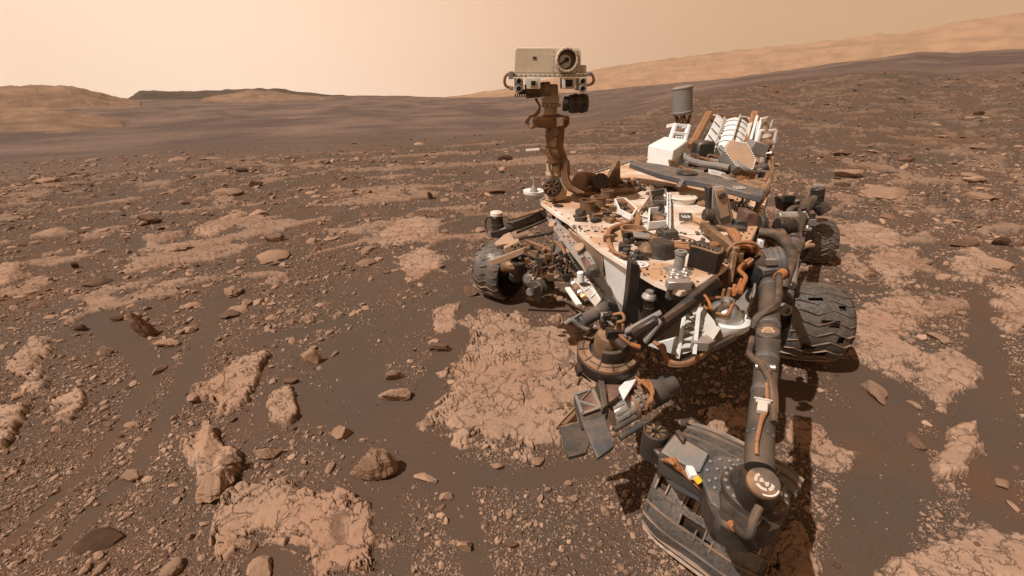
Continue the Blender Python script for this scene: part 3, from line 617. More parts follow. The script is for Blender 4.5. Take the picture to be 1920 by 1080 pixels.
# x, y (middle) and width, height in the photograph; tallness against width; turn in degrees; lean; kind; look
ROCKS = [
 (700,866,84,80,.80,0,0,'tan','round','large round layered tan boulder with a flat top and stony skirt'),
 (274,612,34,62,1.7,50,9,'red','strata','dark jagged slab of rock leaning up out of the sand'),
 (404,896,56,72,.55,60,0,'tan','strata','block of layered tan rock lying on the steeply layered outcrop'),
 (430,858,40,34,.6,30,0,'tan','strata','smaller layered block at the upper edge of the steeply layered outcrop'),
 (586,671,36,34,.9,10,0,'tan','','pale angular rock with a flat face on bare sand between two pebble fields'),
 (248,884,36,38,.45,40,0,'tan','','oval tan stone on the sand lane near the dark brown slab'),
 (186,1004,76,56,.12,38,6,'dark','point','very dark brown flat rock with pointed ends'),
 (489,1056,48,50,.35,-30,0,'tan','','squarish tan stone in the sand hollow at the bottom edge'),
 (873,1020,30,28,.7,15,0,'tan','','single tan cobble on smooth sand below the big slab'),
 (823,650,42,22,.5,-10,0,'red','strata','reddish brown layered rock beyond the big slab'),
 (738,702,36,28,.6,20,0,'tan','point','tan rock with a pointed end above its layered neighbour'),
 (745,738,62,30,.4,5,0,'tan','strata','low layered tan rock at the edge of the wide sand lane'),
 (644,807,38,36,.6,60,0,'tan','','tan cobble upslope of the round boulder'),
 (882,541,28,36,.9,-20,0,'red','','brown lumpy rock right beside the far front wheel'),
 (283,412,44,20,.45,10,4,'red','strata','dark flat layered rock on the far side of the pebble field'),
 (515,446,32,22,.6,15,0,'tan','','pale blocky stone on the far pebble field'),
 (437,541,32,36,.5,30,0,'tan','strata','knobbly tan rock pile midway up the pebble field'),
 (335,461,46,24,.35,15,0,'tan','strata','broken tan rock patch below the dark flat rock'),
 (807,369,11,17,1.4,0,0,'dark','point','small dark tooth of rock standing upright'),
 (915,357,62,17,.25,-22,8,'red','strata','long dark slab tilted on edge short of the mast'),
 (456,320,24,8,.4,0,0,'dark','','small dark rock near the brow of the slope'),
 (480,346,24,11,.5,20,0,'dark','','dark lump of rock just under the brow'),
 (140,498,15,17,.9,0,0,'dark','','dark brown nub of rock on the left pebble field'),
 (152,615,24,16,.6,15,0,'dark','','dark double rock beside the sand lane'),
 (205,657,24,21,.8,30,0,'tan','','tan cobble sitting above the pale lobed slab'),
 (243,594,40,14,.3,25,12,'tan','','thin pale plate of rock beside the leaning dark slab'),
 (222,597,26,12,.4,20,0,'dark','','dark wedge of rock touching the thin pale plate'),
 (312,641,46,24,.3,-20,0,'tan','strata','flaky tan rock at the foot of the leaning dark slab'),
 (299,686,16,34,.8,0,0,'red','','brown dusty lump of rock, taller than wide'),
 (363,742,26,26,.5,35,0,'tan','','tan corner block broken off the oblong slab'),
 (547,716,26,8,.5,20,0,'red','','flat brown chip above the cracked hump'),
 (1757,627,22,33,.6,75,0,'tan','','upright oval tan stone beyond the middle wheel'),
 (1639,728,32,50,.4,-60,0,'tan','point','tan spearhead shaped stone on bare sand'),
 (1712,806,22,92,.5,-80,0,'red','strata','long thin sliver of rock lying on dark sand'),
 (1712,745,14,56,.35,-75,0,'tan','','narrow tan strip of rock above the long sliver'),
 (1806,457,50,10,.3,5,8,'red','strata','thin bent dark slab lying above the trapezoid slab'),
 (1872,453,36,20,.5,-12,0,'dark','strata','overhanging dark rock in front of the slope'),
 (1904,458,26,14,.4,-25,0,'red','','brown plate of rock cut near the picture edge'),
 (1657,363,66,30,.2,-20,12,'tan','strata','big tilted slab of rock propped on the far slope'),
 (1590,328,54,14,.3,0,0,'tan','','low pale rock on the far slope beyond the rear wheel'),
 (1578,346,34,10,.3,0,0,'tan','','small pale rock just below the low one'),
 (1810,458,2,2,.3,0,0,'tan','',None),
 (1872,899,22,30,.5,-60,0,'tan','','stubby finger shaped tan stone on the sand flat'),
 (1899,945,12,28,.5,60,0,'tan','','curved tan stone beside the grit at the picture edge'),
 (1729,962,10,12,.6,0,0,'tan','','tiny square stone alone on the sand flat'),
 (1760,962,10,16,.6,0,0,'tan','','tiny upright stone alone on the sand flat'),
 (163,1060,20,28,.5,60,0,'tan','','tan stone touching its twin under the dark brown slab'),
 (187,1062,17,30,.5,70,0,'tan','','narrow tan stone, second below the dark brown slab'),
 (327,1058,34,44,.35,-55,0,'tan','point','long pointed tan stone at the bottom edge of the gravel'),
 (959,1021,26,16,.5,-15,0,'red','','reddish wedge of stone in the gravel near the front wheel'),
 (836,928,26,22,.5,-20,0,'tan','','brownish cobble on the gravel bank beside the sand lane'),
 (799,893,44,22,.25,-35,0,'tan','','flat pinkish stone half buried near the big slab'),
 (932,875,22,12,.6,10,0,'tan','','tan cobble below the rubble of the big slab'),
 (1066,905,16,13,.6,10,0,'tan','','small tan cobble between big slab and front wheel'),
 (1026,916,12,12,.6,10,0,'tan','','small cobble just left of its tan twin on the sand'),
 (1135,955,18,22,.5,10,0,'tan','','flat pinkish cobble in the gravel short of the front wheel'),
 (505,846,52,34,.4,10,0,'tan','strata','heap of broken tan rock between boulder and outcrop'),
 (618,868,14,44,.6,80,0,'tan','','tall narrow stone leaning beside the round boulder'),
 (1833,214,22,7,.4,0,0,'dark','','dark twin rock far out on the slope'),
 (1822,338,44,11,.3,0,0,'tan','','pale flat rock half way up the far slope'),
 (700,350,2,2,.3,0,0,'tan','',None),
 (1700,300,30,8,.3,5,0,'red','','flat brown rock on the upper slope'),
 (1580,288,34,7,.3,8,0,'red','','thin dark ledge of rock on the upper slope'),
 (945,300,30,7,.4,18,5,'dark','','dark flake of rock beyond the mast'),

]
TALL = {}
for i, (x, y, w, h, tall, rz, lean, kind, look, label) in enumerate(ROCKS):
    if not label: continue
    p = ground_hit(x, y + h * .25)
    if p is None: continue
    k = dep(p) / F; W = w * k; el = abs(math.atan2(CAMH - p.z, p.y)); Hh = W * tall if tall < 1.2 else h * k * .95
    Dp = max(.35 * W, min(2.2 * W, (h * k - Hh * math.cos(el)) / max(.15, math.sin(el))))
    if tall < .3 or h > w * 1.2 and tall < 1: Hh = min(Hh if h <= w * 1.2 else W * .6, h * k)
    rx = 0
    W *= 1.12; Hh *= 1.25
    kw = dict(sub=4 if w < 40 else 5, cuts=2 if look == 'round' else 14, strata=.16 if look == 'strata' else .07 if look == 'round' else 0, rough=.14 if look in ('strata', 'round') else .08, point=.6 if look == 'point' else 0)
    if w < 16: kw['sub'] = 3
    ang = math.radians(rz) * (.35 if kind != 'x' else 1)
    o = rock_obj('rock', {'tan': 'tan_rock', 'dark': 'dark_rock', 'red': 'red_rock'}[kind], p + Vector((0, 0, Hh * .22)), (W, max(Dp, .4 * W), Hh), (math.radians(lean), math.radians(-lean * .6), ang if h <= w * 1.2 else math.radians(-8)), 100 + i, **kw)
    o['label'] = label; o['category'] = 'rock'; o['group'] = 'rocks that stand out of the sand'

rg = np.random.RandomState(7)
def scatter(n, ylo, yhi, xlo=-60, xhi=1980):
    xs = rg.uniform(xlo, xhi, n); ys = rg.uniform(ylo, yhi, n); X, Y = ground_hits(xs, ys); ok = ~np.isnan(X); return xs[ok], ys[ok], X[ok], Y[ok]
# single stones: the larger loose ones
stone_meshes = []
for s in range(10):
    v, f = rock_verts(500 + s, sub=2, cuts=11, rough=.05); v = v * np.array([.5, .38 + .1 * (s % 3), .26 + .05 * (s % 4)])
    me = bpy.data.meshes.new('stone'); me.from_pydata(v.tolist(), [], f); me.materials.append(MAT['tan_rock']); me.polygons.foreach_set('use_smooth', [True] * len(f)); me.set_sharp_from_angle(angle=math.radians(24)); stone_meshes.append(me)
MARKS = [(950,720,'largest bedrock slab'),(600,1000,'hollowed slab by the bottom edge'),(440,710,'oblong split slab'),(535,765,'small round cracked hump'),(405,875,'steeply layered outcrop'),(55,690,'two lobed pale slab'),(20,800,'thick slab at the picture edge'),(130,755,'scaly pale patch'),(1680,505,'pointed angular slab'),(1600,505,'flat pale slab by the rear wheel'),(1825,495,'trapezoid slab'),(1900,570,'sharp cornered tall slab'),(1660,630,'worn bedrock by the middle wheel'),(1780,705,'crumbly bedrock mound'),(1790,850,'leaf shaped outcrop'),(1820,1040,'cracked corner pavement'),(1480,1040,'cobbles against the front wheel'),(1550,850,'bedrock in the arm shadow'),(760,435,'flat orange tan slab'),(780,490,'diamond shaped slab'),(410,420,'long narrow slab'),(30,515,'tilted slab at the picture edge'),(835,600,'small scaly patch by the far wheel'),(700,868,'large round boulder'),(274,615,'leaning dark slab'),(586,671,'pale angular rock'),(248,884,'oval tan stone'),(186,1004,'very dark brown flat rock'),(873,1020,'single cobble on smooth sand'),(745,725,'low layered rock'),(882,541,'brown lumpy rock by the far wheel'),(283,412,'dark flat layered rock'),(515,446,'pale blocky stone'),(437,541,'knobbly rock pile'),(1639,728,'spearhead stone'),(1712,806,'long thin sliver of rock'),(1872,899,'finger shaped stone'),(1150,940,'front wheel tread'),(600,560,'bare middle of the pebble field'),(330,1050,'long pointed stone'),(1833,214,'dark twin rock'),(1700,300,'flat brown rock up the slope'),(1822,338,'pale flat rock up the slope'),(120,360,'brow of the slope'),(640,340,'brow behind the pebbles'),(915,300,'dark slab short of the mast'),(1780,260,'top of the far slope'),(140,498,'dark brown nub'),(150,615,'dark double rock'),(70,930,'bottom left gravel bank'),(230,760,'gravel between the sand lanes'),(660,600,'gravel before the far wheel')]
near_mark = {}
xs, ys, X, Y = scatter(2600, 400, 1110)
Z, rk, gr, sid, tn = terrain(X, Y); n_st = 0
for i in range(len(X)):
    if n_st >= 270: break
    if rk[i] > .4 or gr[i] < rg.uniform(.3, .85): continue
    k = Vector((X[i], Y[i], Z[i])); px = min(22, 7.0 * rg.pareto(2.6) + 7.5); size = R(px, k)
    o = bpy.data.objects.new('stone', stone_meshes[rg.randint(10)]); COL.objects.link(o)
    o.location = (X[i], Y[i], Z[i] + size * .12); o.scale = (size, size * rg.uniform(.8, 1.2), size * rg.uniform(.7, 1.2)); o.rotation_euler = (rg.uniform(-.3, .3), rg.uniform(-.3, .3), rg.uniform(0, 6.28))
    zone_ = ('gravel below the big slab' if xs[i] > 560 and ys[i] > 840 else 'gravel bottom corner around the dark brown slab' if ys[i] > 840 else 'sand flat past the rover wheels' if xs[i] > 1400 else 'pebble field above the round boulder' if ys[i] > 560 else 'far pebble field short of the brow')
    kx = min(MARKS, key=lambda q: (q[0] - xs[i]) ** 2 + (q[1] - ys[i]) ** 2 * 1.5)[2]; near_mark.setdefault(kx, []).append((size, n_st, o))
    o['category'] = 'stone'; n_st += 1
for kx, lst in near_mark.items():
    lst.sort(key=lambda q: -q[0])
    for r_, (sz, _, o) in enumerate(lst):
        o['group'] = 'loose stones by the ' + kx
        o['label'] = (('largest', 'second largest', 'third largest', 'fourth largest', 'fifth largest', 'sixth largest')[r_] + ' loose stone near the ' + kx) if r_ < 6 else 'one of the smaller loose stones near the ' + kx
# flat flags of rock on the middle ground
flag_meshes = []
for s in range(8):
    v, f = rock_verts(640 + s, sub=3, cuts=10, strata=.07, rough=.10, point=.25 * (s % 3)); v = v * np.array([.5, .30 + .06 * (s % 3), .10 + .03 * (s % 3)])
    me = bpy.data.meshes.new('flat_rock'); me.from_pydata(v.tolist(), [], f); me.materials.append(MAT[('tan_rock', 'red_rock', 'tan_rock', 'tan_rock')[s % 4]]); me.polygons.foreach_set('use_smooth', [True] * len(f)); me.set_sharp_from_angle(angle=math.radians(24)); flag_meshes.append(me)
xs, ys, X, Y = scatter(900, 215, 640); Z, rk, gr, sid, tn = terrain(X, Y); near_flag = {}; n_fl = 0
for i in range(len(X)):
    if n_fl >= 210: break
    if gr[i] < rg.uniform(.3, .9) or 900 < xs[i] < 1600 and ys[i] > 230: continue
    size = R(min(64, 15 + 10 * rg.pareto(2.2)), Vector((X[i], Y[i], Z[i])))
    o = bpy.data.objects.new('flat_rock', flag_meshes[rg.randint(8)]); COL.objects.link(o); o.location = (X[i], Y[i], Z[i] + size * .02); o.scale = (size, size * rg.uniform(.9, 1.4), size * rg.uniform(.7, 1.3))
    o.rotation_euler = (rg.uniform(-.12, .2), rg.uniform(-.12, .12), (.55 if xs[i] < 960 else -.1) + rg.normal() * .3); o['category'] = 'flat rock'; n_fl += 1
    kx = min(MARKS, key=lambda q: (q[0] - xs[i]) ** 2 + (q[1] - ys[i]) ** 2 * 1.5)[2]; near_flag.setdefault(kx, []).append((size / Y[i], n_fl, o))
for kx, lst in near_flag.items():
    lst.sort(key=lambda q: -q[0])
    for r_, (sz, _, o) in enumerate(lst):
        o['group'] = 'flat flags of rock by the ' + kx
        o['label'] = (('biggest looking', 'second biggest looking', 'third biggest looking', 'fourth biggest looking', 'fifth biggest looking', 'sixth biggest looking')[r_] + ' flat rock near the ' + kx) if r_ < 6 else 'a smaller thin flat rock near the ' + kx
# pebbles nobody could count
pebs = bpy.data.collections.new('pebble_shapes')
for s in range(8):
    v, f = rock_verts(800 + s, sub=1 if s < 5 else 2, cuts=7, rough=0); v = v * np.array([.5, .36 + .12 * (s % 3) / 2, .24 + .06 * (s % 4)])
    me = bpy.data.meshes.new('pebble_shape'); me.from_pydata(v.tolist(), [], f); me.materials.append(MAT['pebble_stone'] if s % 5 else MAT['red_rock'])
    o = bpy.data.objects.new('pebble_shape', me); pebs.objects.link(o)
pebs_far = bpy.data.collections.new('chip_shapes')
for s in range(5):
    v, f = rock_verts(860 + s, sub=2, cuts=7, rough=0); v = v * np.array([.6, .5, .16 + .03 * s])
    me = bpy.data.meshes.new('chip_shape'); me.from_pydata(v.tolist(), [], f); me.materials.append(MAT['red_rock'] if s % 2 else MAT['slope_stone'])
    pebs_far.objects.link(bpy.data.objects.new('chip_shape', me))
def pebble_cloud(name, label, P, size, seed, far=False):
    r2 = np.random.RandomState(seed); n = len(P); me = bpy.data.meshes.new(name); me.vertices.add(n); me.vertices.foreach_set('co', P.astype(np.float32).ravel())
    a = me.attributes.new('size', 'FLOAT_VECTOR', 'POINT'); sc_ = size[:, None] * r2.uniform([.7, .7, .5], [1.3, 1.2, 1.1], (n, 3)); a.data.foreach_set('vector', sc_.astype(np.float32).ravel())
    a = me.attributes.new('turn', 'FLOAT_VECTOR', 'POINT'); a.data.foreach_set('vector', np.stack([r2.uniform(-.5, .5, n), r2.uniform(-.5, .5, n), r2.uniform(0, 6.28, n)], -1).astype(np.float32).ravel())
    o = bpy.data.objects.new(name, me); COL.objects.link(o); o['kind'] = 'stuff'; o['label'] = label
    ng = bpy.data.node_groups.new(name, 'GeometryNodeTree'); ng.interface.new_socket('Geometry', in_out='INPUT', socket_type='NodeSocketGeometry'); ng.interface.new_socket('Geometry', in_out='OUTPUT', socket_type='NodeSocketGeometry')
    gi = ng.nodes.new('NodeGroupInput'); go = ng.nodes.new('NodeGroupOutput'); ci = ng.nodes.new('GeometryNodeCollectionInfo'); ci.inputs[0].default_value = pebs_far if far else pebs; ci.inputs[1].default_value = True; ci.inputs[2].default_value = True
    ip = ng.nodes.new('GeometryNodeInstanceOnPoints'); ip.inputs['Pick Instance'].default_value = True
    at = []
    for nm in ('size', 'turn'):
        q = ng.nodes.new('GeometryNodeInputNamedAttribute'); q.data_type = 'FLOAT_VECTOR'; q.inputs[0].default_value = nm; at.append(q)
    L = ng.links.new; L(gi.outputs[0], ip.inputs['Points']); L(ci.outputs[0], ip.inputs['Instance']); L(at[0].outputs[0], ip.inputs['Scale']); L(at[1].outputs[0], ip.inputs['Rotation']); L(ip.outputs[0], go.inputs[0])
    md = o.modifiers.new('pebbles', 'NODES'); md.node_group = ng; return o
xs, ys, X, Y = scatter(200000, 285, 1130, -160, 2080)
Z, rk, gr, sid, tn = terrain(X, Y)
keep = rg.uniform(size=len(X)) < np.clip(gr * 1.25 - .16, .012, .95) * np.clip(.78 + 1.1 * fbm(X * 1.6, Y * 1.6, 3, 123), .12, 1) * np.where(rk > .5, .35, 1) 
keep &= (ys > 300) | (rg.uniform(size=len(X)) < .5)
X, Y, Z, ys = X[keep], Y[keep], Z[keep], ys[keep]
depth = Y * CP + (CAMH - Z) * SP
size = np.minimum(2.0 + rg.pareto(2.5, len(X)) * 2.2, 16) * depth / F
size = np.maximum(size * np.where(ys > 600, .95, .9), 0)
pebble_cloud('pebbles', 'fine tan pebbles and chips strewn over the sand', np.stack([X, Y, Z + size * .05], -1), size, 3)
# out on the rising slope: flat chips of rock
xs, ys, X, Y = scatter(26000, 125, 420, -100, 2050)
Z, rk, gr, sid, tn = terrain(X, Y); keep = rg.uniform(size=len(X)) < np.clip(.25 + gr, .1, 1) * .55; keep &= np.hypot(X, Y) > 6
X, Y, Z = X[keep], Y[keep], Z[keep]; size = np.minimum(2.0 + rg.pareto(2.4, len(X)) * 2.0, 13) * (Y * CP + (CAMH - Z) * SP) / F
pebble_cloud('distant_stones', 'countless flat stones on the far slope', np.stack([X, Y, Z], -1), size, 4, True)
print('rocks', round(time.time() - T0, 1))
# ================================================================ THE ROVER
Z0 = 1.10
ROVER_AT = S(1290, 560, 0.0)
def tagged(o, label, cat, group=None):
    o['label'] = label; o['category'] = cat
    if group: o['group'] = group
    return o
rover = bpy.data.objects.new('rover', None); COL.objects.link(rover); rover.location = ROVER_AT
tagged(rover, 'six wheeled dusty white and grey rover with camera mast standing on the bedrock', 'rover')
def on(x, y, h=0.0): return S(x, y, Z0 + h)
def mid(a, b, t=.5): return a + (b - a) * t
UP = Vector((0, 0, 1))
rr_ = random.Random(5)

# ---- deck and body
DECK = [(1014, 378), (1040, 362), (1100, 330), (1186, 303), (1300, 328), (1440, 367), (1424, 420), (1402, 462), (1372, 492), (1345, 512), (1300, 541), (1277, 546), (1252, 536), (1229, 527), (1178, 497), (1128, 467), (1095, 441), (1066, 414), (1040, 398)]
deck = M().plate(DECK, Z0, .03).out('deck', 'deck_paint', rover, bevel=.004)
cx_ = sum((on(*p) for p in DECK), Vector()) / len(DECK)
inner = [cx_ + (on(*p) - cx_) * .84 for p in DECK]
body = M().prism([p - UP * .032 for p in inner], (0, 0, -.34)).out('body', 'light_grey_paint', rover, bevel=.01)
edge = M()
for a, b in zip(DECK, DECK[1:] + DECK[:1]): edge.beam(on(*a, -.045), on(*b, -.045), .02, .03)
edge.out('deck_rim', 'light_grey_paint', deck)
b_ = M()
for i in range(len(DECK)):
    a, b = on(*DECK[i]), on(*DECK[(i + 1) % len(DECK)]); n = max(1, int((b - a).length / .09))
    for k in range(n): p = mid(a, b, (k + .5) / n); b_.lathe(p + (cx_ - p).normalized() * .025, UP, [(.006, 0), (.006, .004), (0, .006)], 6)
b_.out('deck_bolts', 'dark_grey_metal', deck)
# front and side panels under the deck edge
def panel(name, pts, mat, th=.012, **k):
    n = (pts[1] - pts[0]).cross(pts[2] - pts[0]).normalized(); return M().prism(pts, n * th).out(name, mat, rover, bevel=.003, **k)
panel('side_panel', [on(1066, 430, -.04), on(1128, 478, -.04), D(1135, 560, 2.3), D(1085, 510, 2.85)], 'tan_panel')
panel('side_panel', [on(1130, 478, -.04), on(1176, 503, -.04), D(1168, 575, 2.0), D(1140, 545, 2.2)], 'clean_white_paint')
panel('front_panel', [on(1180, 507, -.05), on(1228, 534, -.05), D(1232, 590, 1.85), D(1170, 610, 1.95)], 'grey_paint')
panel('front_panel', [D(1172, 570, 1.86), D(1196, 575, 1.84), D(1208, 618, 1.84), D(1182, 622, 1.88)], 'clean_white_paint')
panel('front_panel', [on(1230, 535, -.05), on(1277, 552, -.05), D(1262, 610, 1.75), D(1222, 600, 1.8)], 'dark_grey_metal')
panel('front_panel', [D(1212, 648, 1.72), D(1270, 632, 1.62), D(1270, 668, 1.62)], 'clean_white_paint')
# dark front cross beam
M().beam(D(1186, 655, 1.55), D(1348, 524, 1.62), .03, .06).beam(D(1232, 598, 1.50), D(1186, 625, 1.52), .04, .03).out('cross_beam', 'dark_grey_metal', rover, bevel=.006)
M().beam(D(1240, 585, 1.53), D(1172, 622, 1.55), .03, .012).beam(D(1238, 600, 1.5), D(1208, 640, 1.5), .035, .014).out('beam_cap', 'light_grey_paint', rover, bevel=.003)
M().slab([(1182, 490), (1200, 498), (1200, 545), (1196, 612), (1166, 625), (1176, 560)], 1.80, .06).out('corner_post', 'black_anodized', rover, bevel=.005)
# ribbed curved wall at the front right of the deck
wp = [on(x, y) for x, y in ((1288, 498), (1300, 501), (1312, 505), (1324, 509), (1335, 513), (1344, 511), (1347, 503))]
fence = M().walls(wp, .095, .008, close=False).out('cable_guard', 'bronze_metal', rover)
for i in range(26):
    t = i / 25 * (len(wp) - 1.001); k = int(t); p = mid(wp[k], wp[k + 1], t - k)
    M().beam(p + Vector((0, -.008, 0)), p + Vector((0, -.008, .10)), .006, .008, up=(0, 1, 0)).out('rib', 'dark_grey_metal', fence)
M().tube([p + UP * .1 for p in wp], .006).out('guard_rail', 'brown_cable', fence)
# machinery bay behind the guard
bay = M()
bay.box(on(1330, 478, .03), (.07, 0, 0), (0, .03, 0), (0, 0, .03)).box(on(1310, 466, .03), (.04, .02, 0), (-.01, .03, 0), (0, 0, .03))
for i in range(6): bay.box(on(1304 + i * 8, 466 + i * 3, .05), (.006, 0, 0), (0, .03, 0), (0, 0, .035))
bay.out('electronics_block', 'dark_grey_metal', rover, bevel=.004)

# ---- big grey differential bar across the deck
bar = M(); h = .16
def barpt(x, y, z=Z0 + h): return S(x, y, z)
bar.prism([barpt(*p) for p in ((1180, 305), (1188, 301), (1240, 308), (1290, 318), (1330, 326), (1436, 356), (1430, 368), (1340, 345), (1290, 336), (1235, 324))], (0, 0, -.045))
barp = bar.out('differential_bar', 'blue_grey_metal', rover, bevel=.008)
M().lathe(barpt(1288, 326, Z0 + h + .002), UP, [(.075, 0), (.075, .012), (.06, .02), (0, .02)], 28).out('pivot_cap', 'dark_grey_metal', barp, bevel=.002)
fm = M(); c = barpt(1386, 352, Z0 + h + .003); fm.washer(c, UP, .030, .037, .003); fm.washer(c, UP, .012, .018, .003, a0=30, a1=330); fm.beam(c + Vector((0, 0, .002)), c + Vector((.014, 0, .002)), .005, .003)
fm.out('round_target', 'dusty_white_paint', barp)
bb = M()
for i in range(16): bb.lathe(mid(barpt(1186, 304), barpt(1428, 360), i / 15) + UP * .001, UP, [(.006, 0), (.006, .005), (0, .007)], 6)
bb.out('bolts', 'bare_aluminium', barp)
M().beam(barpt(1272, 327, Z0 + .11), barpt(1272, 327, Z0 + .0), .05, .05, up=(0, 1, 0)).beam(barpt(1276, 343, Z0 + .13), barpt(1276, 343, Z0 + .05), .06, .03, up=(0, 1, 0)).out('pivot_bracket', 'light_grey_paint', barp)
# flared tan link at the end of the bar
pa, pb = S(1434, 352, Z0 + .14), S(1412, 410, Z0 - .02)
lk = M().lathe(pa, pb - pa, [(0, -.01), (.035, 0), (.042, .03), (.03, .08), (.018, .16), (.02, .24), (.04, .34), (0, .35)], 18)
lk.out('differential_link', 'bronze_metal', rover)

# ---- tapered grey bracket standing on the deck
q = on(1364, 424); Yb = q.y
bk = M().slab([(1336, 352), (1362, 350), (1376, 408), (1372, 424), (1340, 427), (1334, 405)], Yb, .05).out('arm_rest_bracket', 'light_grey_paint', rover, bevel=.006)
M().slab([(1328, 352), (1337, 350), (1336, 420), (1330, 415)], Yb + .005, .06).out('bracket_side', 'dark_grey_metal', bk, bevel=.003)
M().slab([(1340, 356), (1360, 354), (1369, 404), (1350, 411)], Yb - .014, .014).out('bracket_face', 'tan_panel', bk, bevel=.003)
M().lathe(D(1353, 366, Yb - .014), (0, -1, 0), [(.022, 0), (.022, .006), (.016, .012), (0, .012)], 20).out('boss', 'grey_paint', bk)
M().can(D(1338, 404, Yb - .03), D(1320, 402, Yb - .03), .035, ribs=2).out('motor', 'dark_grey_metal', bk)
M().box(on(1364, 428, .01), (.10, 0, 0), (0, .035, 0), (0, 0, .012)).box(on(1386, 418, .02), (.03, 0, 0), (0, .03, 0), (0, 0, .02)).out('foot', 'grey_paint', bk, bevel=.003)

# ---- things on the deck
M().lathe(on(1274, 378), UP, [(.105, 0), (.112, .035), (.118, .04), (.108, .045), (.10, .038), (0, .037)], 36).out('round_lid', 'deck_paint', rover)
def tray(name, px, h, mat, fl='deck_paint', t=.010):
    o = M().walls([on(*p) for p in px], h, t).out(name, mat, rover)
    M().prism([on(*p, .004) for p in px], (0, 0, .004)).out('tray_floor', fl, o); return o
tr = tray('sample_tray', [(1217, 372), (1245, 366), (1250, 390), (1220, 392)], .055, 'light_grey_paint', 'dark_grey_metal')
M().can(on(1226, 386, .05), on(1212, 392, .03), .022).out('plug', 'grey_paint', tr)
M().can(on(1236, 388, .0), on(1236, 388, .05), .03).out('socket', 'black_anodized', tr)
tr2 = tray('square_tray', [(1216, 404), (1246, 400), (1250, 428), (1214, 432)], .05, 'clean_white_paint', 'bronze_metal')
M().can(on(1247, 424, 0), on(1247, 424, .07), .014).can(on(1247, 402, 0), on(1247, 402, .06), .012).out('corner_post', 'light_grey_paint', tr2)
ld = M()
for i in range(9): ld.beam(on(1251, 366 + i * 7.5, .05), on(1256, 364 + i * 7.5, .05), .006, .01)
ld.beam(on(1251, 362, .05), on(1251, 430, .05), .008, .016).beam(on(1256, 362, .05), on(1256, 430, .05), .006, .016).out('perforated_strip', 'clean_white_paint', rover)
M().box(on(1254, 440, .02), (.04, 0, 0), (0, .04, 0), (0, 0, .03)).box(on(1242, 438, .012), (.03, 0, 0), (0, .03, 0), (0, 0, .015)).out('latch', 'grey_paint', rover, bevel=.004)
# calibration plate with a letter
cp = M().plate([(1273, 399), (1297, 399), (1299, 413), (1274, 412)], Z0 + .008, .008).out('calibration_plate', 'grey_paint', rover, bevel=.002)
o_ = on(1286, 406, .010); e = M(); w_, h_ = .028, .022
ux = (on(1297, 406) - on(1275, 406)).normalized(); uy = Vector((-ux.y, ux.x, 0))
e.beam(o_ - ux * w_ * .7 - uy * h_, o_ + ux * w_ * .7 - uy * h_, .007, .003)
for s in (-1, 0, 1): e.beam(o_ + ux * w_ * .7 * s - uy * h_, o_ + ux * w_ * .7 * s + uy * h_ * .9, .007, .003)
e.out('letter', 'clean_white_paint', cp)
for i, (x, y, r) in enumerate(((1200, 496, .04), (1148, 441, .03), (1326, 382, .05), (1047, 386, .035))):
    t_ = M(); c = on(x, y, .003); t_.washer(c, UP, r * .75, r, .004); t_.washer(c, UP, 0.0001, r * .35, .004)
    for s in (0, 1, 2, 3): a = math.pi / 2 * s; t_.beam(c + Vector((math.cos(a), math.sin(a), 0)) * r * .3, c + Vector((math.cos(a), math.sin(a), 0)) * r * .8, r * .14, .004)
    t_.out('round_target', 'dark_grey_metal' if i != 0 else 'clean_white_paint', rover)
M().lathe(on(1326, 384, 0), UP, [(.075, 0), (.075, .01), (.055, .02), (.05, .014), (0, .014)], 30).out('inlet_ring', 'bronze_metal', rover)
# octagonal dark knob, and the pale post
M().lathe(on(1236, 478), UP, [(.085, 0), (.078, .012), (.068, .06), (.058, .075), (0, .078)], 8).out('octagonal_cover', 'dark_grey_metal', rover, bevel=.006)
M().lathe(on(1213, 478, 0), UP, [(.045, 0), (.05, .03), (.03, .06), (0, .065)], 10).out('small_cover', 'bronze_metal', rover)
pst = M().lathe(on(1271, 508), UP, [(.050, 0), (.050, .008), (.036, .010), (.024, .012), (.022, .08), (.026, .084), (.026, .10), (.012, .10), (.012, .09), (0, .09)], 26).out('post', 'light_grey_paint', rover)
M().washer(on(1271, 508, .001), UP, .052, .060, .006).out('post_ring', 'bare_aluminium', pst)
ms = M()
for x, y, r in ((1262, 517, .022), (1282, 516, .018), (1270, 526, .02), (1285, 524, .013), (1258, 527, .012)): ms.lathe(on(x, y), UP, [(r, 0), (r, .02), (r * .7, .024), (r * .7, .035), (0, .036)], 16)
ms.box(on(1272, 533, .018), (.05, 0, 0), (0, .02, 0), (0, 0, .018)); ms.out('latch_mechanism', 'bare_aluminium', pst, bevel=.002)
M().box(on(1275, 545, -.02), (.055, 0, 0), (0, .016, 0), (0, 0, .04)).out('bumper', 'blue_grey_metal', rover, bevel=.004)
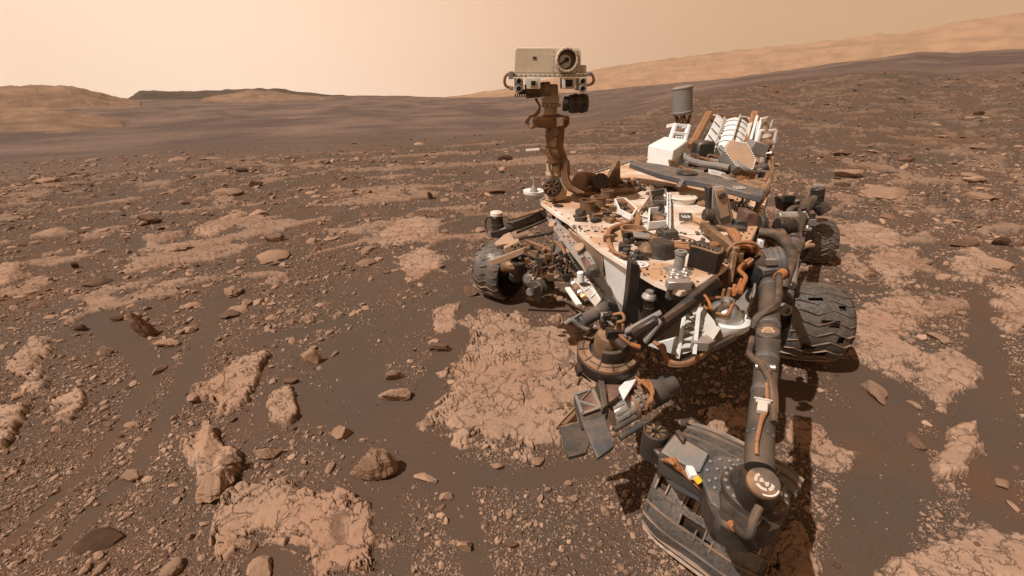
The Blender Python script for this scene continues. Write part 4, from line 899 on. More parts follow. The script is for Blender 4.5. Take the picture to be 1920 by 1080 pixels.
# inlet funnel with its lever
fn = M().lathe(on(1185, 446), UP, [(.055, 0), (.068, .05), (.072, .05), (.072, .058), (.060, .058), (.056, .03), (0, .025)], 32).out('inlet_cup', 'bronze_metal', rover)
M().prism([on(*p, .05) for p in ((1186, 437), (1210, 441), (1220, 445), (1218, 450), (1204, 448), (1188, 446))], (0, 0, .014)).out('lever', 'light_grey_paint', fn, bevel=.003)
def clutter(name, n, x0, x1, y0, y1, mats, seed, s0=.008, s1=.03, parent=None):
    r = random.Random(seed); ms_ = {m: M() for m in mats}
    for i in range(n):
        m = ms_[r.choice(mats)]; t = r.random(); x = r.uniform(x0, x1); y = r.uniform(y0, y1); p = on(x, y, .0); s = r.uniform(s0, s1); a = r.uniform(0, 3.14)
        if t < .4: m.box(p + UP * s * .6, (math.cos(a) * s, math.sin(a) * s, 0), (-math.sin(a) * s * .6, math.cos(a) * s * .6, 0), (0, 0, s * .6))
        elif t < .7: m.can(p, p + UP * s * r.uniform(1, 2.2), s * .6, n=12)
        else: m.can(p + UP * s * .6, p + UP * s * .6 + Vector((math.cos(a), math.sin(a), 0)) * s * 2, s * .45, n=12)
    for k, m in ms_.items():
        if m.v: m.out(name, k, parent or rover, bevel=.0015)
clutter('inlet_fitting', 26, 1165, 1212, 452, 488, ['bronze_metal', 'dark_grey_metal', 'grey_paint'], 3)
clutter('clamp', 16, 1160, 1200, 478, 492, ['bare_aluminium', 'dark_grey_metal'], 8, .006, .016)
# twin cups and the recessed bay
tb = tray('instrument_bay', [(1152, 384), (1170, 382), (1192, 402), (1184, 416), (1160, 404)], .045, 'clean_white_paint', 'dark_grey_metal')
for x, y, r in ((1101, 398, .052), (1122, 391, .048), (1137, 378, .045)):
    M().lathe(on(x, y), UP, [(r * 1.1, 0), (r, .03), (r, .075), (r * 1.06, .078), (r * 1.06, .084), (r * .9, .084), (r * .88, .04), (0, .035)], 26).out('instrument_cup', 'bronze_metal', rover)
clutter('bay_fitting', 34, 1082, 1150, 396, 418, ['bronze_metal', 'dark_grey_metal', 'grey_paint'], 11)
clutter('bay_fitting', 22, 1150, 1186, 388, 410, ['bronze_metal', 'copper_cable', 'dark_grey_metal'], 12, .01, .035)
clutter('deck_fitting', 22, 1374, 1408, 374, 398, ['dark_grey_metal', 'bare_aluminium', 'bronze_metal'], 13, .006, .02)
clutter('deck_fitting', 14, 1375, 1400, 424, 448, ['dark_grey_metal', 'grey_paint'], 14, .006, .012)
rd = M()
for i in range(6): rd.tube([on(1376 + i * 4, 396, .0), on(1378 + i * 4, 384, .05 + .02 * (i % 2)), on(1382 + i * 4, 378, .0)], .004, 6)
rd.out('wire_stand', 'grey_paint', rover)
sd_ = M().lathe(on(1388, 392), UP, [(.03, 0), (.03, .02), (.008, .03), (.007, .11), (.014, .11), (0, .12)], 14).out('sundial_post', 'dark_grey_metal', rover)
# copper cables over the deck
CAB = [(1108, 372), (1140, 372), (1160, 374), (1184, 388), (1196, 406), (1194, 424), (1206, 438), (1232, 450), (1262, 458), (1300, 462), (1336, 460), (1365, 446)]
for i in range(7):
    rj = random.Random(40 + i)
    M().tube([on(x + rj.uniform(-1.6, 1.6) + (i - 3) * .5, y + (i - 3) * 1.25 + rj.uniform(-.8, .8), .02 + rj.uniform(0, .014)) for x, y in CAB], .0085, 8).out('cable', 'copper_cable', rover)
for i in range(3):
    rj = random.Random(60 + i)
    M().tube([on(x + i * 2.0, y + rj.uniform(-.6, .6), .016 + i * .003) for x, y in [(1194, 404), (1178, 416), (1150, 425), (1139, 436), (1140, 455), (1150, 472), (1172, 482)]], .0075, 8).out('cable', 'copper_cable', rover)
cl = M()
for x, y in ((1172, 380), (1194, 415), (1222, 446), (1282, 460), (1142, 446), (1318, 462)): cl.box(on(x, y, .022), (.03, 0, 0), (0, .012, 0), (0, 0, .018))
cl.out('cable_clamp', 'bronze_metal', rover, bevel=.002)
wr = M()
for s in range(3): wr.tube([on(1222 - s * 2, 345 + s, .02), on(1226 - s * 2, 362, .02), on(1214 - s * 3, 384, .02), on(1200, 396 + s, .02)], .006, 6)
wr.out('cable', 'brown_cable', rover)

clutter('deck_fitting', 26, 1060, 1150, 424, 436, ['dark_grey_metal', 'bronze_metal', 'bare_aluminium'], 31, .004, .010)
clutter('deck_fitting', 24, 1220, 1340, 436, 456, ['dark_grey_metal', 'bronze_metal', 'brown_cable'], 32, .005, .016)
clutter('deck_fitting', 20, 1300, 1400, 372, 384, ['dark_grey_metal', 'bare_aluminium'], 33, .004, .010)
clutter('deck_fitting', 22, 1196, 1262, 348, 366, ['dark_grey_metal', 'bronze_metal', 'grey_paint'], 34, .006, .022)
clutter('deck_fitting', 18, 1290, 1330, 470, 500, ['dark_grey_metal', 'bronze_metal'], 35, .005, .014)
clutter('deck_fitting', 12, 1206, 1262, 492, 520, ['dark_grey_metal', 'bare_aluminium'], 36, .003, .007)
for i in range(12):
    rj = random.Random(80 + i); x = rj.uniform(1070, 1330); y = 372 + (x - 1070) * .22 + rj.uniform(0, 40)
    M().tube([on(x, y, .008), on(x + rj.uniform(8, 20), y + rj.uniform(-8, 4), .012), on(x + rj.uniform(24, 40), y + rj.uniform(-6, 10), .012), on(x + rj.uniform(40, 60), y + rj.uniform(0, 14), .006)], .0042, 6).out('thin_wire', rj.choice(['dark_cable', 'brown_cable', 'copper_cable']), rover)
for x, y, w2, d2 in ((1085, 420, .05, .03), (1168, 396, .03, .02), (1300, 436, .04, .03), (1352, 392, .05, .03), (1232, 500, .03, .02), (1310, 400, .03, .02)):
    M().box(on(x, y, .004), (w2, 0, 0), (0, d2, 0), (0, 0, .004)).out('cover_plate', rr_.choice(['grey_paint', 'light_grey_paint', 'deck_paint']), rover, bevel=.002)
# ---- behind the mast: dark ring, tall dark tooth, drum
M().washer(on(1128, 350, .0), UP, .20, .32, .03, a0=0, a1=360).out('ring_plate', 'bronze_metal', rover, bevel=.004)
q = on(1148, 352)
M().slab([(1158, 298), (1163, 303), (1164, 348), (1136, 352), (1138, 343)], q.y, .10).out('fin_cover', 'bronze_metal', rover, bevel=.006)
q = on(1098, 356); M().can(D(1085, 345, q.y), D(1110, 345, q.y + .1), .09, ribs=3).out('cable_drum', 'brown_cable', rover)
M().can(on(1126, 340, .02), on(1126, 340, .13), .06).out('cover', 'dark_grey_metal', rover)
for i in range(5): M().tube([D(1054 + i * 2, 320, 3.2), D(1062 + i * 2, 345, 3.15), on(1080 + i * 5, 360, .02), on(1112 + i * 4, 366, .02), on(1150, 362 + i, .02)], .016, 8).out('cable', 'brown_cable', rover)
clutter('deck_fitting', 40, 1160, 1200, 340, 360, ['brown_cable', 'dark_grey_metal', 'bare_aluminium'], 21, .012, .04)
clutter('deck_fitting', 30, 1070, 1160, 352, 366, ['brown_cable', 'dark_grey_metal', 'bronze_metal'], 22, .012, .045)
# ---- low gain dish by the mast foot
q = S(1001, 362, 1.08)
dsh = M().lathe(q, UP, [(.03, -.05), (.055, -.03), (.085, .0), (.088, .022), (.08, .022), (.05, .012), (0, .012)], 30).out('low_dish', 'clean_white_paint', rover)
M().lathe(q + UP * .012, UP, [(.035, 0), (.02, .04), (.008, .06), (.008, .12), (0, .13)], 16).out('dish_cone', 'light_grey_paint', dsh)

# ---- the mast
YM = 3.12
def m_(x, y, dy=0.0): return D(x, y, YM + dy)
ML = (m_(1034, 234) - m_(1042, 372)).length
mast = M().lathe(m_(1042, 372), m_(1034, 234) - m_(1042, 372), [(.075, 0), (.072, .06), (.060, .12), (.058, .17), (.062, .175), (.062, .19), (.056, .195), (.053, .33), (.058, .335), (.058, .35), (.050, .355), (.048, ML - .01), (0, ML)], 24).out('mast', 'head_paint', rover)
M().lathe(m_(1043, 308), m_(1036, 240) - m_(1043, 308), [(.063, 0), (.064, .045), (.05, .045)], 24).out('mast_band', 'bronze_metal', mast)
M().prism([m_(1028, 374, -.06), m_(1062, 374, -.06), m_(1066, 332, -.05), m_(1052, 328, -.05), m_(1024, 345, -.06)], (0, .14, 0)).out('mast_foot', 'head_paint', mast, bevel=.008)
M().lathe(m_(1036, 350, -.06), (-.25, -1, .1), [(.066, 0), (.068, .02), (.06, .035), (.045, .04), (.04, .03), (0, .03)], 28).out('mast_pivot', 'dark_grey_metal', mast)
pv_ = M(); c = m_(1034, 349, -.10)
for i in range(9): a = i * 2 * math.pi / 9; d = Vector((math.cos(a), -.05, math.sin(a))); pv_.beam(c + d * .015, c + d * .055, .008, .012, up=(0, 1, 0))
pv_.out('pivot_spokes', 'bronze_metal', mast)
M().can(m_(1038, 372, -.1), m_(1038, 420, -.1), .012).out('strut', 'dark_grey_metal', mast)
M().can(m_(986, 283), m_(1012, 281), .013).out('wind_sensor', 'dusty_white_paint', mast)
M().lathe(m_(1012, 281), m_(1034, 285) - m_(1012, 281), [(.010, 0), (.014, .02), (.03, .06), (.034, .10), (0, .11)], 14).out('sensor_arm', 'head_paint', mast)
for i in range(3): M().tube([m_(1046 + i * 3, 216, -.04), m_(1050 + i * 3, 245, -.05), m_(1048 + i * 3, 275, -.05), m_(1056 + i * 3, 300, -.05), m_(1054 + i * 4, 325, -.06), m_(1062 + i * 4, 348, -.08), m_(1085 + i * 5, 362, -.1)], .010, 8).out('mast_cable', 'brown_cable', mast)
M().prism([m_(1052, 300, -.06), m_(1068, 300, -.04), m_(1070, 330, -.04), m_(1058, 334, -.06)], (0, .08, 0)).out('cable_bracket', 'brown_cable', mast, bevel=.01)
# azimuth drum
dr = M().lathe(m_(1033, 238), m_(1033, 218) - m_(1033, 238), [(0, 0), (.105, .003), (.125, .02), (.128, .055), (.118, .068), (.06, .07), (.06, .08), (0, .08)], 34).out('azimuth_drum', 'brown_cable', mast)
for t_b in (.30, .52, .72, .86): M().ring(mid(m_(1042, 372), m_(1034, 234), t_b), (0, 0, 1), .060 - .012 * t_b, .006, 26, 6).out('mast_clamp', 'bronze_metal', mast)
M().tube([m_(1030, 238, -.06), m_(1026, 262, -.065), m_(1032, 285, -.07), m_(1030, 310, -.07), m_(1036, 330, -.08)], .008, 8).out('mast_cable', 'brown_cable', mast)
M().slab([(1024, 246), (1040, 244), (1038, 262), (1026, 268)], YM - .075, .01).out('mast_wrap', 'bronze_metal', mast)
M().slab([(1028, 292), (1046, 290), (1048, 304), (1032, 308)], YM - .080, .01).out('mast_wrap', 'brown_cable', mast)
M().prism([m_(1044, 221, -.135), m_(1056, 221, -.12), m_(1056, 236, -.12), m_(1044, 237, -.135)], (0, .02, 0)).out('drum_plate', 'head_paint', mast)
for s in (0, 1, 2): M().tube([m_(1004, 184 + s, -.05), m_(1012, 200, -.06), m_(1008 - s * 2, 214, -.08), m_(992 + s, 220, -.08), m_(986 + s * 2, 230, -.06), m_(996, 238 + s, -.07), m_(1008, 236, -.1)], .0075, 8).out('mast_cable', 'copper_cable' if s else 'brown_cable', mast)
M().tube([m_(1058, 222, -.1), m_(1066, 228, -.08), m_(1060, 238, -.09), m_(1048, 238, -.1)], .008, 8).out('mast_cable', 'brown_cable', mast)
M().lathe(m_(1032, 218), m_(1032, 190) - m_(1032, 218), [(.05, 0), (.046, .01), (.046, .09), (.06, .10), (.06, .115), (0, .12)], 22).out('mast_neck', 'head_paint', mast)
M().prism([m_(1016, 194, -.06), m_(1048, 194, -.06), m_(1046, 158, -.05), m_(1034, 158, -.05), m_(1030, 172, -.06)], (0, .12, 0)).out('tilt_bracket', 'head_paint', mast, bevel=.004)
bt = M().bolts([m_(x, 198, -.06) for x in (1018, 1026, 1034, 1042)], (0, -1, 0), .005, .006); bt.out('neck_bolts', 'dark_grey_metal', mast)
M().box(m_(1033, 197), (.06, 0, 0), (0, .06, 0), (0, 0, .010)).out('neck_flange', 'head_paint', mast, bevel=.002)
# camera head
YH = YM - .16
def k_(x, y, dy=0.0): return D(x, y, YH + dy)
hd = M().slab([(965, 137), (965, 94), (969, 89), (1084, 89.5), (1089, 95), (1089, 137)], YH, .34).out('camera_head', 'camera_head_paint', mast, bevel=.004)
M().slab([(962, 138), (1100, 138), (1100, 144), (962, 144)], YH - .012, .36).out('head_ledge', 'camera_head_paint', mast, bevel=.002)
M().slab([(1089, 122), (1100, 122), (1100, 137), (1089, 137)], YH + .02, .1).out('head_step', 'camera_head_paint', mast, bevel=.002)
M().slab([(1044, 96), (1047, 92), (1078, 92), (1084, 97), (1084, 137), (1044, 137)], YH - .012, .012).out('telescope_plate', 'camera_head_paint', mast, bevel=.002)
c = k_(1062, 112.5, -.012); rw = R(21, c)
M().lathe(c, (0, -1, 0), [(rw, 0), (rw, .034), (rw * .95, .040), (rw * .82, .040), (rw * .80, .034), (rw * .80, .001)], 40).out('telescope_ring', 'camera_head_paint', mast)
M().washer(c + Vector((0, -.001, 0)), (0, -1, 0), rw * .765, rw * .798, .034, n=36).out('telescope_barrel', 'dark_grey_metal', mast)
M().lathe(c, (0, -1, 0), [(rw * .78, 0), (rw * .78, .0015), (0, .0015)], 32).out('telescope_back', 'bronze_metal', mast)
M().lathe(c + Vector((-rw * .14, -.0015, -rw * .12)), (0, -1, 0), [(rw * .56, 0), (rw * .54, .003), (rw * .25, .005), (0, .0055)], 30).out('telescope_mirror', 'lit_mirror', mast)
M().can(c + Vector((0, -.012, 0)), c + Vector((0, -.026, 0)), rw * .20).beam(c + Vector((0, -.018, 0)), c + Vector((-rw * .6, -.018, -rw * .35)), .009, .006, up=(0, 1, 0)).out('mirror_spider', 'black_anodized', mast)
M().bolts([c + Vector((math.cos(a), 0, math.sin(a))) * rw * .89 + Vector((0, -.040, 0)) for a in [i * math.pi / 8 for i in range(16)]], (0, -1, 0), .0028, .003).bolts([k_(x, y, -.012) for x in (1038, 1082) for y in (97, 106, 116, 126, 134)] + [k_(x, 141, -.012) for x in range(968, 1098, 9)], (0, -1, 0), .0035, .004).out('head_bolts', 'dark_grey_metal', mast)
M().slab([(999, 106), (1006, 106), (1006, 111), (999, 111)], YH - .003, .003).out('small_plate', 'grey_paint', mast)
for (x0, x1, lx, lw) in ((987, 1013, 1000, 4.2), (1055, 1081, 1067, 6.8)):
    bx = M().slab([(x0, 145.5), (x1, 145.5), (x1, 167), (x0, 167)], YH - .03, .16).out('mast_camera', 'dusty_white_paint', mast, bevel=.003)
    M().slab([(lx - lw - 2, 156 - lw - 1.5), (lx + lw + 2, 156 - lw - 1.5), (lx + lw + 2, 156 + lw + 1.5), (lx - lw - 2, 156 + lw + 1.5)], YH - .036, .006).out('lens_hood', 'camera_head_paint', mast)
    M().slab([(lx - lw, 156 - lw), (lx + lw, 156 - lw), (lx + lw, 156 + lw), (lx - lw, 156 + lw)], YH - .040, .004).out('lens', 'lens_glass', mast)
for x in (973, 1092):
    M().slab([(x - 9, 146), (x + 8, 146), (x + 8, 168), (x - 4, 178) if x < 1000 else (x + 6, 172), (x - 8, 170)], YH - .02, .16).out('navigation_camera_box', 'camera_head_paint', mast, bevel=.003)
    for y in (152.5, 166):
        c = k_(x, y, -.02); M().lathe(c, (0, -1, 0), [(.022, 0), (.022, .022), (.018, .026), (.014, .026), (.013, .012), (0, .012)], 22).out('navigation_camera', 'light_grey_paint', mast)
        M().lathe(c + Vector((0, -.013, 0)), (0, -1, 0), [(.012, 0), (.010, .004), (0, .006)], 16).out('lens', 'lens_glass', mast)
gr_ = M()
for i in range(12): gr_.beam(k_(966 + i * 4.2, 176), k_(966 + i * 4.2, 182), .008, .02, up=(0, 1, 0))
gr_.slab([(966, 168), (1020, 168), (1016, 177), (968, 177)], YH + .02, .12).out('tilt_gear', 'dark_grey_metal', mast, bevel=.002)
M().can(k_(985, 172, .05), k_(1032, 166, .05), .042, ribs=3).out('tilt_motor', 'bronze_metal', mast)
hc = M().can(k_(1066, 195, .06), k_(1102, 193, .06), .055, n=26, ribs=4).out('focus_drum', 'dark_grey_metal', mast)
for i in range(8):
    a = -1.2 + i * .36; d = Vector((0, -math.cos(a), math.sin(a)))
    for x in (1078, 1090): M().box(k_(x, 194, .06) + d * .056, (.012, 0, 0), d * .003, Vector((0, math.sin(a), math.cos(a))) * .008).out('drum_block', 'black_anodized', mast)
M().can(k_(1056, 194, .06), k_(1066, 195, .06), .045).out('drum_end', 'black_anodized', mast)
M().tube([k_(965, 139, -.01), k_(957, 137, -.01), k_(948, 143, -.01), k_(946, 154, -.01), k_(950, 162, -.01), k_(962, 165, -.01)], .0085, 8).out('head_cable', 'brown_cable', mast)
M().tube([k_(1100, 140, -.01), k_(1108, 138, -.01), k_(1113, 147, -.01), k_(1111, 156, -.01), k_(1101, 160, -.01)], .0085, 8).out('head_cable', 'brown_cable', mast)
M().box(k_(958, 141, -.02), (.015, 0, 0), (0, .015, 0), (0, 0, .022)).box(k_(959, 166, -.02), (.012, 0, 0), (0, .012, 0), (0, 0, .01)).box(k_(1103, 139, -.02), (.012, 0, 0), (0, .012, 0), (0, 0, .012)).out('cable_plug', 'light_grey_paint', mast, bevel=.003)

# ---- back of the rover: white box, antenna, power source, hexagonal dish
q = S(1228, 318, 1.14); Yq = q.y
wb = M().prism([D(1210, 314, Yq), D(1255, 326, Yq - .25), D(1283, 306, Yq - .05), D(1240, 296, Yq + .3)], (0, 0, D(1210, 280, Yq).z - q.z + .02))
wbo = wb.out('electronics_box', 'clean_white_paint', rover, bevel=.01)
M().beam(D(1221, 284, Yq + .1), D(1221, 266, Yq + .1), .012, .012, up=(0, 1, 0)).out('box_stub', 'dark_grey_metal', wbo)
t1 = D(1210, 280, Yq).z + .025
bbx = M().bolts([D(1214 + i * 6.8, 312 + i * 1.6, Yq - .02 * i - .01) for i in range(7)] + [D(1213, 285 + i * 7, Yq - .012) for i in range(4)], (0, -1, 0), .006, .006); bbx.out('box_bolts', 'dark_grey_metal', wbo)
M().prism([D(1256, 300, Yq - .27), D(1266, 302, Yq - .26), D(1270, 318, Yq - .26), D(1258, 322, Yq - .27)], (0, .05, 0)).out('box_bracket', 'brown_cable', wbo, bevel=.004)
Ya = 5.3
an = M().lathe(D(1280, 214, Ya), D(1280, 172, Ya) - D(1280, 214, Ya), [(0, 0), (.105, .002), (.112, .012), (.112, .03), (.107, .035), (.107, .27), (.112, .275), (.112, .285), (.09, .292), (0, .292)], 30).out('antenna', 'light_grey_paint', rover)
la = M()
for a in range(6):
    t = a * math.pi / 3; c0 = D(1280, 215, Ya); c1 = D(1281, 236, Ya); u0 = Vector((math.cos(t), math.sin(t), 0)) * .095; u1 = Vector((math.cos(t + .5), math.sin(t + .5), 0)) * .06
    la.beam(c0 + u0, c1 + u1, .015, .015); la.beam(c0 + u0, c1 + Vector((math.cos(t - .6), math.sin(t - .6), 0)) * .06, .012, .012)
la.out('antenna_struts', 'brown_cable', an)
fr_ = M(); Yf = 5.1
f1 = [D(1266, 234, Yf), D(1291, 236, Yf), D(1282, 268, Yf - .2), D(1256, 264, Yf - .2)]
for i in range(4): fr_.beam(f1[i], f1[(i + 1) % 4], .03, .05, up=(0, 1, 0)); fr_.beam(f1[i], f1[i] + Vector((0, .25, -.04)), .025, .04)
fr_.beam(mid(f1[0], f1[3]), mid(f1[1], f1[2]), .03, .07, up=(0, 1, 0))
fr_.prism([mid(f1[0], f1[3], .55), mid(f1[1], f1[2], .55), f1[2], f1[3]], (0, .02, 0))
fr_.out('antenna_frame', 'clean_white_paint', an, bevel=.003)
ho_ = M()
for i in range(5):
    for j in range(2): ho_.lathe(D(1262 + i * 5 - j * 2, 251 + j * 6 + i * .4, Yf - .125 - j * .03), (0, -1, 0), [(.009, 0), (.009, .004), (0, .004)], 10)
ho_.out('frame_holes', 'black_anodized', an)
# the power source with its fins: axis rises away from the deck
B0, B1 = D(1358, 300, 4.25), D(1376, 243, 4.8)
ax = (B1 - B0); axn = ax.normalized()
rt = M().lathe(B0, ax, [(0, 0), (.13, .01), (.15, .04), (.15, ax.length - .05), (.13, ax.length), (0, ax.length)], 26).out('power_source', 'clean_white_paint', rover)
_, u_, v_ = frame(ax)
for i in range(8):
    a = math.pi * 2 * i / 8 + .2; d = u_ * math.cos(a) + v_ * math.sin(a)
    M().prism([B0 + axn * .04 + d * .15, B1 - axn * .04 + d * .15, B1 - axn * .06 + d * .195, B0 + axn * .06 + d * .195], d.cross(axn).normalized() * .008).out('cooling_fin', 'dusty_white_paint', rt)
for i in range(5): M().ring(B0 + ax * (.15 + .17 * i), ax, .152, .006).out('band', 'light_grey_paint', rt)
wn = M()
for i in range(4): p = B0 + ax * (.2 + .19 * i) + Vector((-.03, -.145, .03)); wn.lathe(p, (-.2, -1, .35), [(.045, 0), (.045, .01), (.04, .012), (0, .012)], 16)
wn.out('window_patch', 'clean_white_paint', rt)
def quad(name, px, Ys, mat, th=.015, parent=rover, bev=.003):
    pts = [D(x, y, Y) for (x, y), Y in zip(px, Ys)]; n = (pts[1] - pts[0]).cross(pts[2] - pts[0]).normalized(); return M().prism(pts, n * th).out(name, mat, parent, bevel=bev), pts
hx, hp = quad('heat_exchanger', [(1344, 216), (1361, 232), (1338, 289), (1321, 266)], [4.8, 4.7, 4.1, 4.2], 'clean_white_paint')
ls = M()
for i in range(1, 4): ls.beam(mid(hp[0], hp[3], i / 4) - Vector((0, .012, 0)), mid(hp[1], hp[2], i / 4) - Vector((0, .012, 0)), .008, .006)
for i in range(7): ls.lathe(mid(hp[1], hp[2], i / 6) + Vector((-.01, -.014, 0)), (0, -1, 0), [(.008, 0), (.008, .01), (0, .01)], 8)
ls.out('panel_seams', 'grey_paint', hx)
quad('heat_exchanger', [(1333, 232), (1340, 234), (1318, 276), (1308, 272)], [4.95, 4.9, 4.35, 4.35], 'clean_white_paint')
quad('heat_exchanger', [(1390, 246), (1402, 240), (1398, 262), (1386, 266)], [4.7, 4.7, 4.5, 4.5], 'clean_white_paint')
quad('heat_exchanger', [(1416, 232), (1422, 226), (1412, 268), (1404, 272)], [4.8, 4.8, 4.4, 4.4], 'clean_white_paint')
for a, b, Y0, Y1 in (((1329, 211), (1296, 274), 5.0, 4.2), ((1415, 211), (1401, 268), 5.0, 4.3)):
    rl = M()
    for k in range(2): rl.tube([D(a[0] + k * 5 - 2, a[1] + 1, Y0), D((a[0] + b[0]) / 2 + k * 5 - 2, (a[1] + b[1]) / 2, (Y0 + Y1) / 2), D(b[0] + k * 5 - 2, b[1], Y1)], .026, 10, k=3)
    rl.out('coolant_rail', 'copper_cable', rt)
quad('rear_shroud', [(1326, 214), (1412, 214), (1404, 238), (1340, 236)], [5.05, 5.05, 5.0, 5.0], 'bronze_metal', parent=rt)
lp = M().tube([D(1332, 216, 4.98), D(1348, 218, 4.95), D(1356, 230, 4.9)], .01).tube([D(1384, 226, 4.9), D(1380, 240, 4.85), D(1386, 248, 4.8)], .01).tube([D(1386, 219, 4.95), D(1404, 222, 4.95), D(1408, 240, 4.8)], .01)
lp.out('coolant_pipe', 'dusty_white_paint', rt)
# white frame to the right of it
wf = M(); Y0 = 4.15
for a, b in (((1420, 218), (1408, 262)), ((1428, 222), (1416, 270)), ((1426, 245), (1455, 244)), ((1455, 244), (1450, 272)), ((1420, 270), (1426, 245)), ((1450, 272), (1434, 300)), ((1434, 262), (1428, 304)), ((1444, 262), (1436, 312)), ((1432, 225), (1436, 245)), ((1420, 270), (1452, 270))):
    wf.beam(D(*a, Y0 + (.5 if a[1] < 230 else 0)), D(*b, Y0), .022, .022, up=(0, 1, 0))
wf.prism([D(1436, 288, Y0 - .1), D(1448, 284, Y0 - .1), D(1444, 316, Y0 - .3), D(1432, 320, Y0 - .3)], (0, .02, 0))
wfo = wf.out('equipment_frame', 'clean_white_paint', rover, bevel=.003)
M().lathe(D(1437, 262, Y0), D(1434, 224, Y0) - D(1437, 262, Y0), [(.04, 0), (.045, .03), (.02, .06), (.018, .16), (.03, .17), (.03, .20), (0, .21)], 16).out('frame_post', 'head_paint', wfo)
M().tube([D(1440, 246, Y0), D(1447, 232, Y0), D(1450, 224, Y0), D(1446, 238, Y0)], .007).tube([D(1442, 240, Y0), D(1448, 228, Y0)], .006).out('frame_wires', 'dusty_white_paint', wfo)
fh = M()
for i in range(6): fh.lathe(D(1442 - i * 1.2, 276 + i * 7, Y0 - .05 - .04 * i - .03), (0, -1, 0), [(.011, 0), (.011, .004), (0, .004)], 10)
fh.out('frame_holes', 'black_anodized', wfo)
M().tube([D(1448, 290, 4.0), D(1446, 320, 3.8), D(1440, 345, 3.5), D(1428, 350, 3.5)], .02).tube([D(1444, 292, 4.0), D(1440, 330, 3.7), D(1434, 352, 3.5)], .02).tube([D(1432, 316, 3.9), D(1436, 340, 3.6), D(1424, 358, 3.4)], .016).out('side_cable', 'brown_cable', rover)
M().prism([on(1366, 338, .02), on(1432, 340, .02), on(1436, 362, .02), on(1390, 352, .02)], (0, 0, .03)).out('rear_plate', 'bronze_metal', rover, bevel=.004)
# hexagonal high gain dish
HP = [(1368, 261), (1400, 269), (1418, 298), (1411, 319), (1381, 311), (1356, 284)]
hy = [3.86, 3.84, 3.70, 3.62, 3.64, 3.78]
hpts = [D(x, y, Y) for (x, y), Y in zip(HP, hy)]; hpl = None; hn = (hpts[2] - hpts[0]).cross(hpts[4] - hpts[0]).normalized()
if hn.y > 0: hn = -hn
hc_ = sum(hpts, Vector()) / 6
hpts = [p - hn * (p - hc_).dot(hn) for p in hpts]
hg = M().prism([hc_ + (p - hc_) * 1.0 - hn * .11 for p in hpts], hn * .11).out('high_gain_dish', 'light_grey_paint', rover, bevel=.004)
M().prism([hc_ + (p - hc_) * .93 for p in hpts], hn * .006).out('dish_face', 'tan_panel', hg)
hb = M()
for i in range(6):
    for k in range(7): hb.lathe(mid(hc_ + (hpts[i] - hc_) * .965, hc_ + (hpts[(i + 1) % 6] - hc_) * .965, (k + .5) / 7), hn, [(.006, 0), (.006, .006), (0, .006)], 8)
hb.out('dish_bolts', 'clean_white_paint', hg)
M().box(D(1417, 278, 3.95), (.07, .0, -.02), (0, .07, 0), (.015, 0, .05)).out('dish_actuator', 'light_grey_paint', hg, bevel=.006)
M().can(D(1424, 276, 3.95), D(1442, 270, 3.98), .045, ribs=2).out('dish_motor', 'bronze_metal', hg)
M().box(D(1393, 332, 3.72), (.06, 0, 0), (0, .08, 0), (0, 0, .10)).out('dish_pedestal', 'bronze_metal', hg, bevel=.006)
M().tube([D(1350, 275, 3.9), D(1372, 296, 3.75), D(1396, 316, 3.62), D(1420, 322, 3.7), D(1434, 312, 3.9)], .02).out('dish_pipe', 'light_grey_paint', hg)
# pipes and machinery in front of it
pp = M()
pp.tube([D(1284, 296, 3.9), D(1300, 303, 3.85), D(1322, 308, 3.8), D(1345, 311, 3.75), D(1366, 315, 3.7)], .028, 10)
pp.tube([D(1282, 290, 4.0), D(1290, 302, 3.9), D(1286, 308, 3.85)], .022, 8).tube([D(1300, 294, 4.0), D(1330, 300, 3.9), D(1352, 303, 3.85)], .018, 8)
pp.out('pump_pipe', 'light_grey_paint', rover)
M().box(D(1316, 288, 4.0), (.08, 0, 0), (0, .08, 0), (0, 0, .11)).out('pump_housing', 'dark_grey_metal', rover, bevel=.02)
M().slab([(1334, 319), (1361, 325), (1358, 332), (1333, 327)], 3.62, .06).out('bright_plate', 'clean_white_paint', rover)
r7 = random.Random(77)
pb_ = {'dark_grey_metal': M(), 'brown_cable': M(), 'bare_aluminium': M(), 'copper_cable': M()}
for i in range(90):
    x = r7.uniform(1284, 1436); y = r7.uniform(296, 338) + (x - 1284) * .06; Yy = 4.05 - (y - 296) * .010; s = r7.uniform(.012, .05); p = D(x, y, Yy); m = pb_[r7.choice(list(pb_))]
    if r7.random() < .5: m.box(p, (s, 0, 0), (0, s, 0), (0, 0, s * .7))
    else: m.can(p, p + Vector((r7.uniform(-1, 1), r7.uniform(-.3, .3), r7.uniform(-.4, .4))) * s * 3, s * .45, n=10)
for k, m in pb_.items(): m.out('pump_fitting', k, rover, bevel=.002)
for i in range(8):
    x = r7.uniform(1286, 1330); M().tube([D(x, 300, 3.9), D(x + r7.uniform(5, 20), 292 + r7.uniform(-4, 4), 3.9), D(x + r7.uniform(20, 50), 306, 3.85), D(x + r7.uniform(50, 90), 318, 3.7)], .011, 7).out('cable', r7.choice(['brown_cable', 'dark_cable', 'copper_cable']), rover)
print('rover a', round(time.time() - T0, 1))
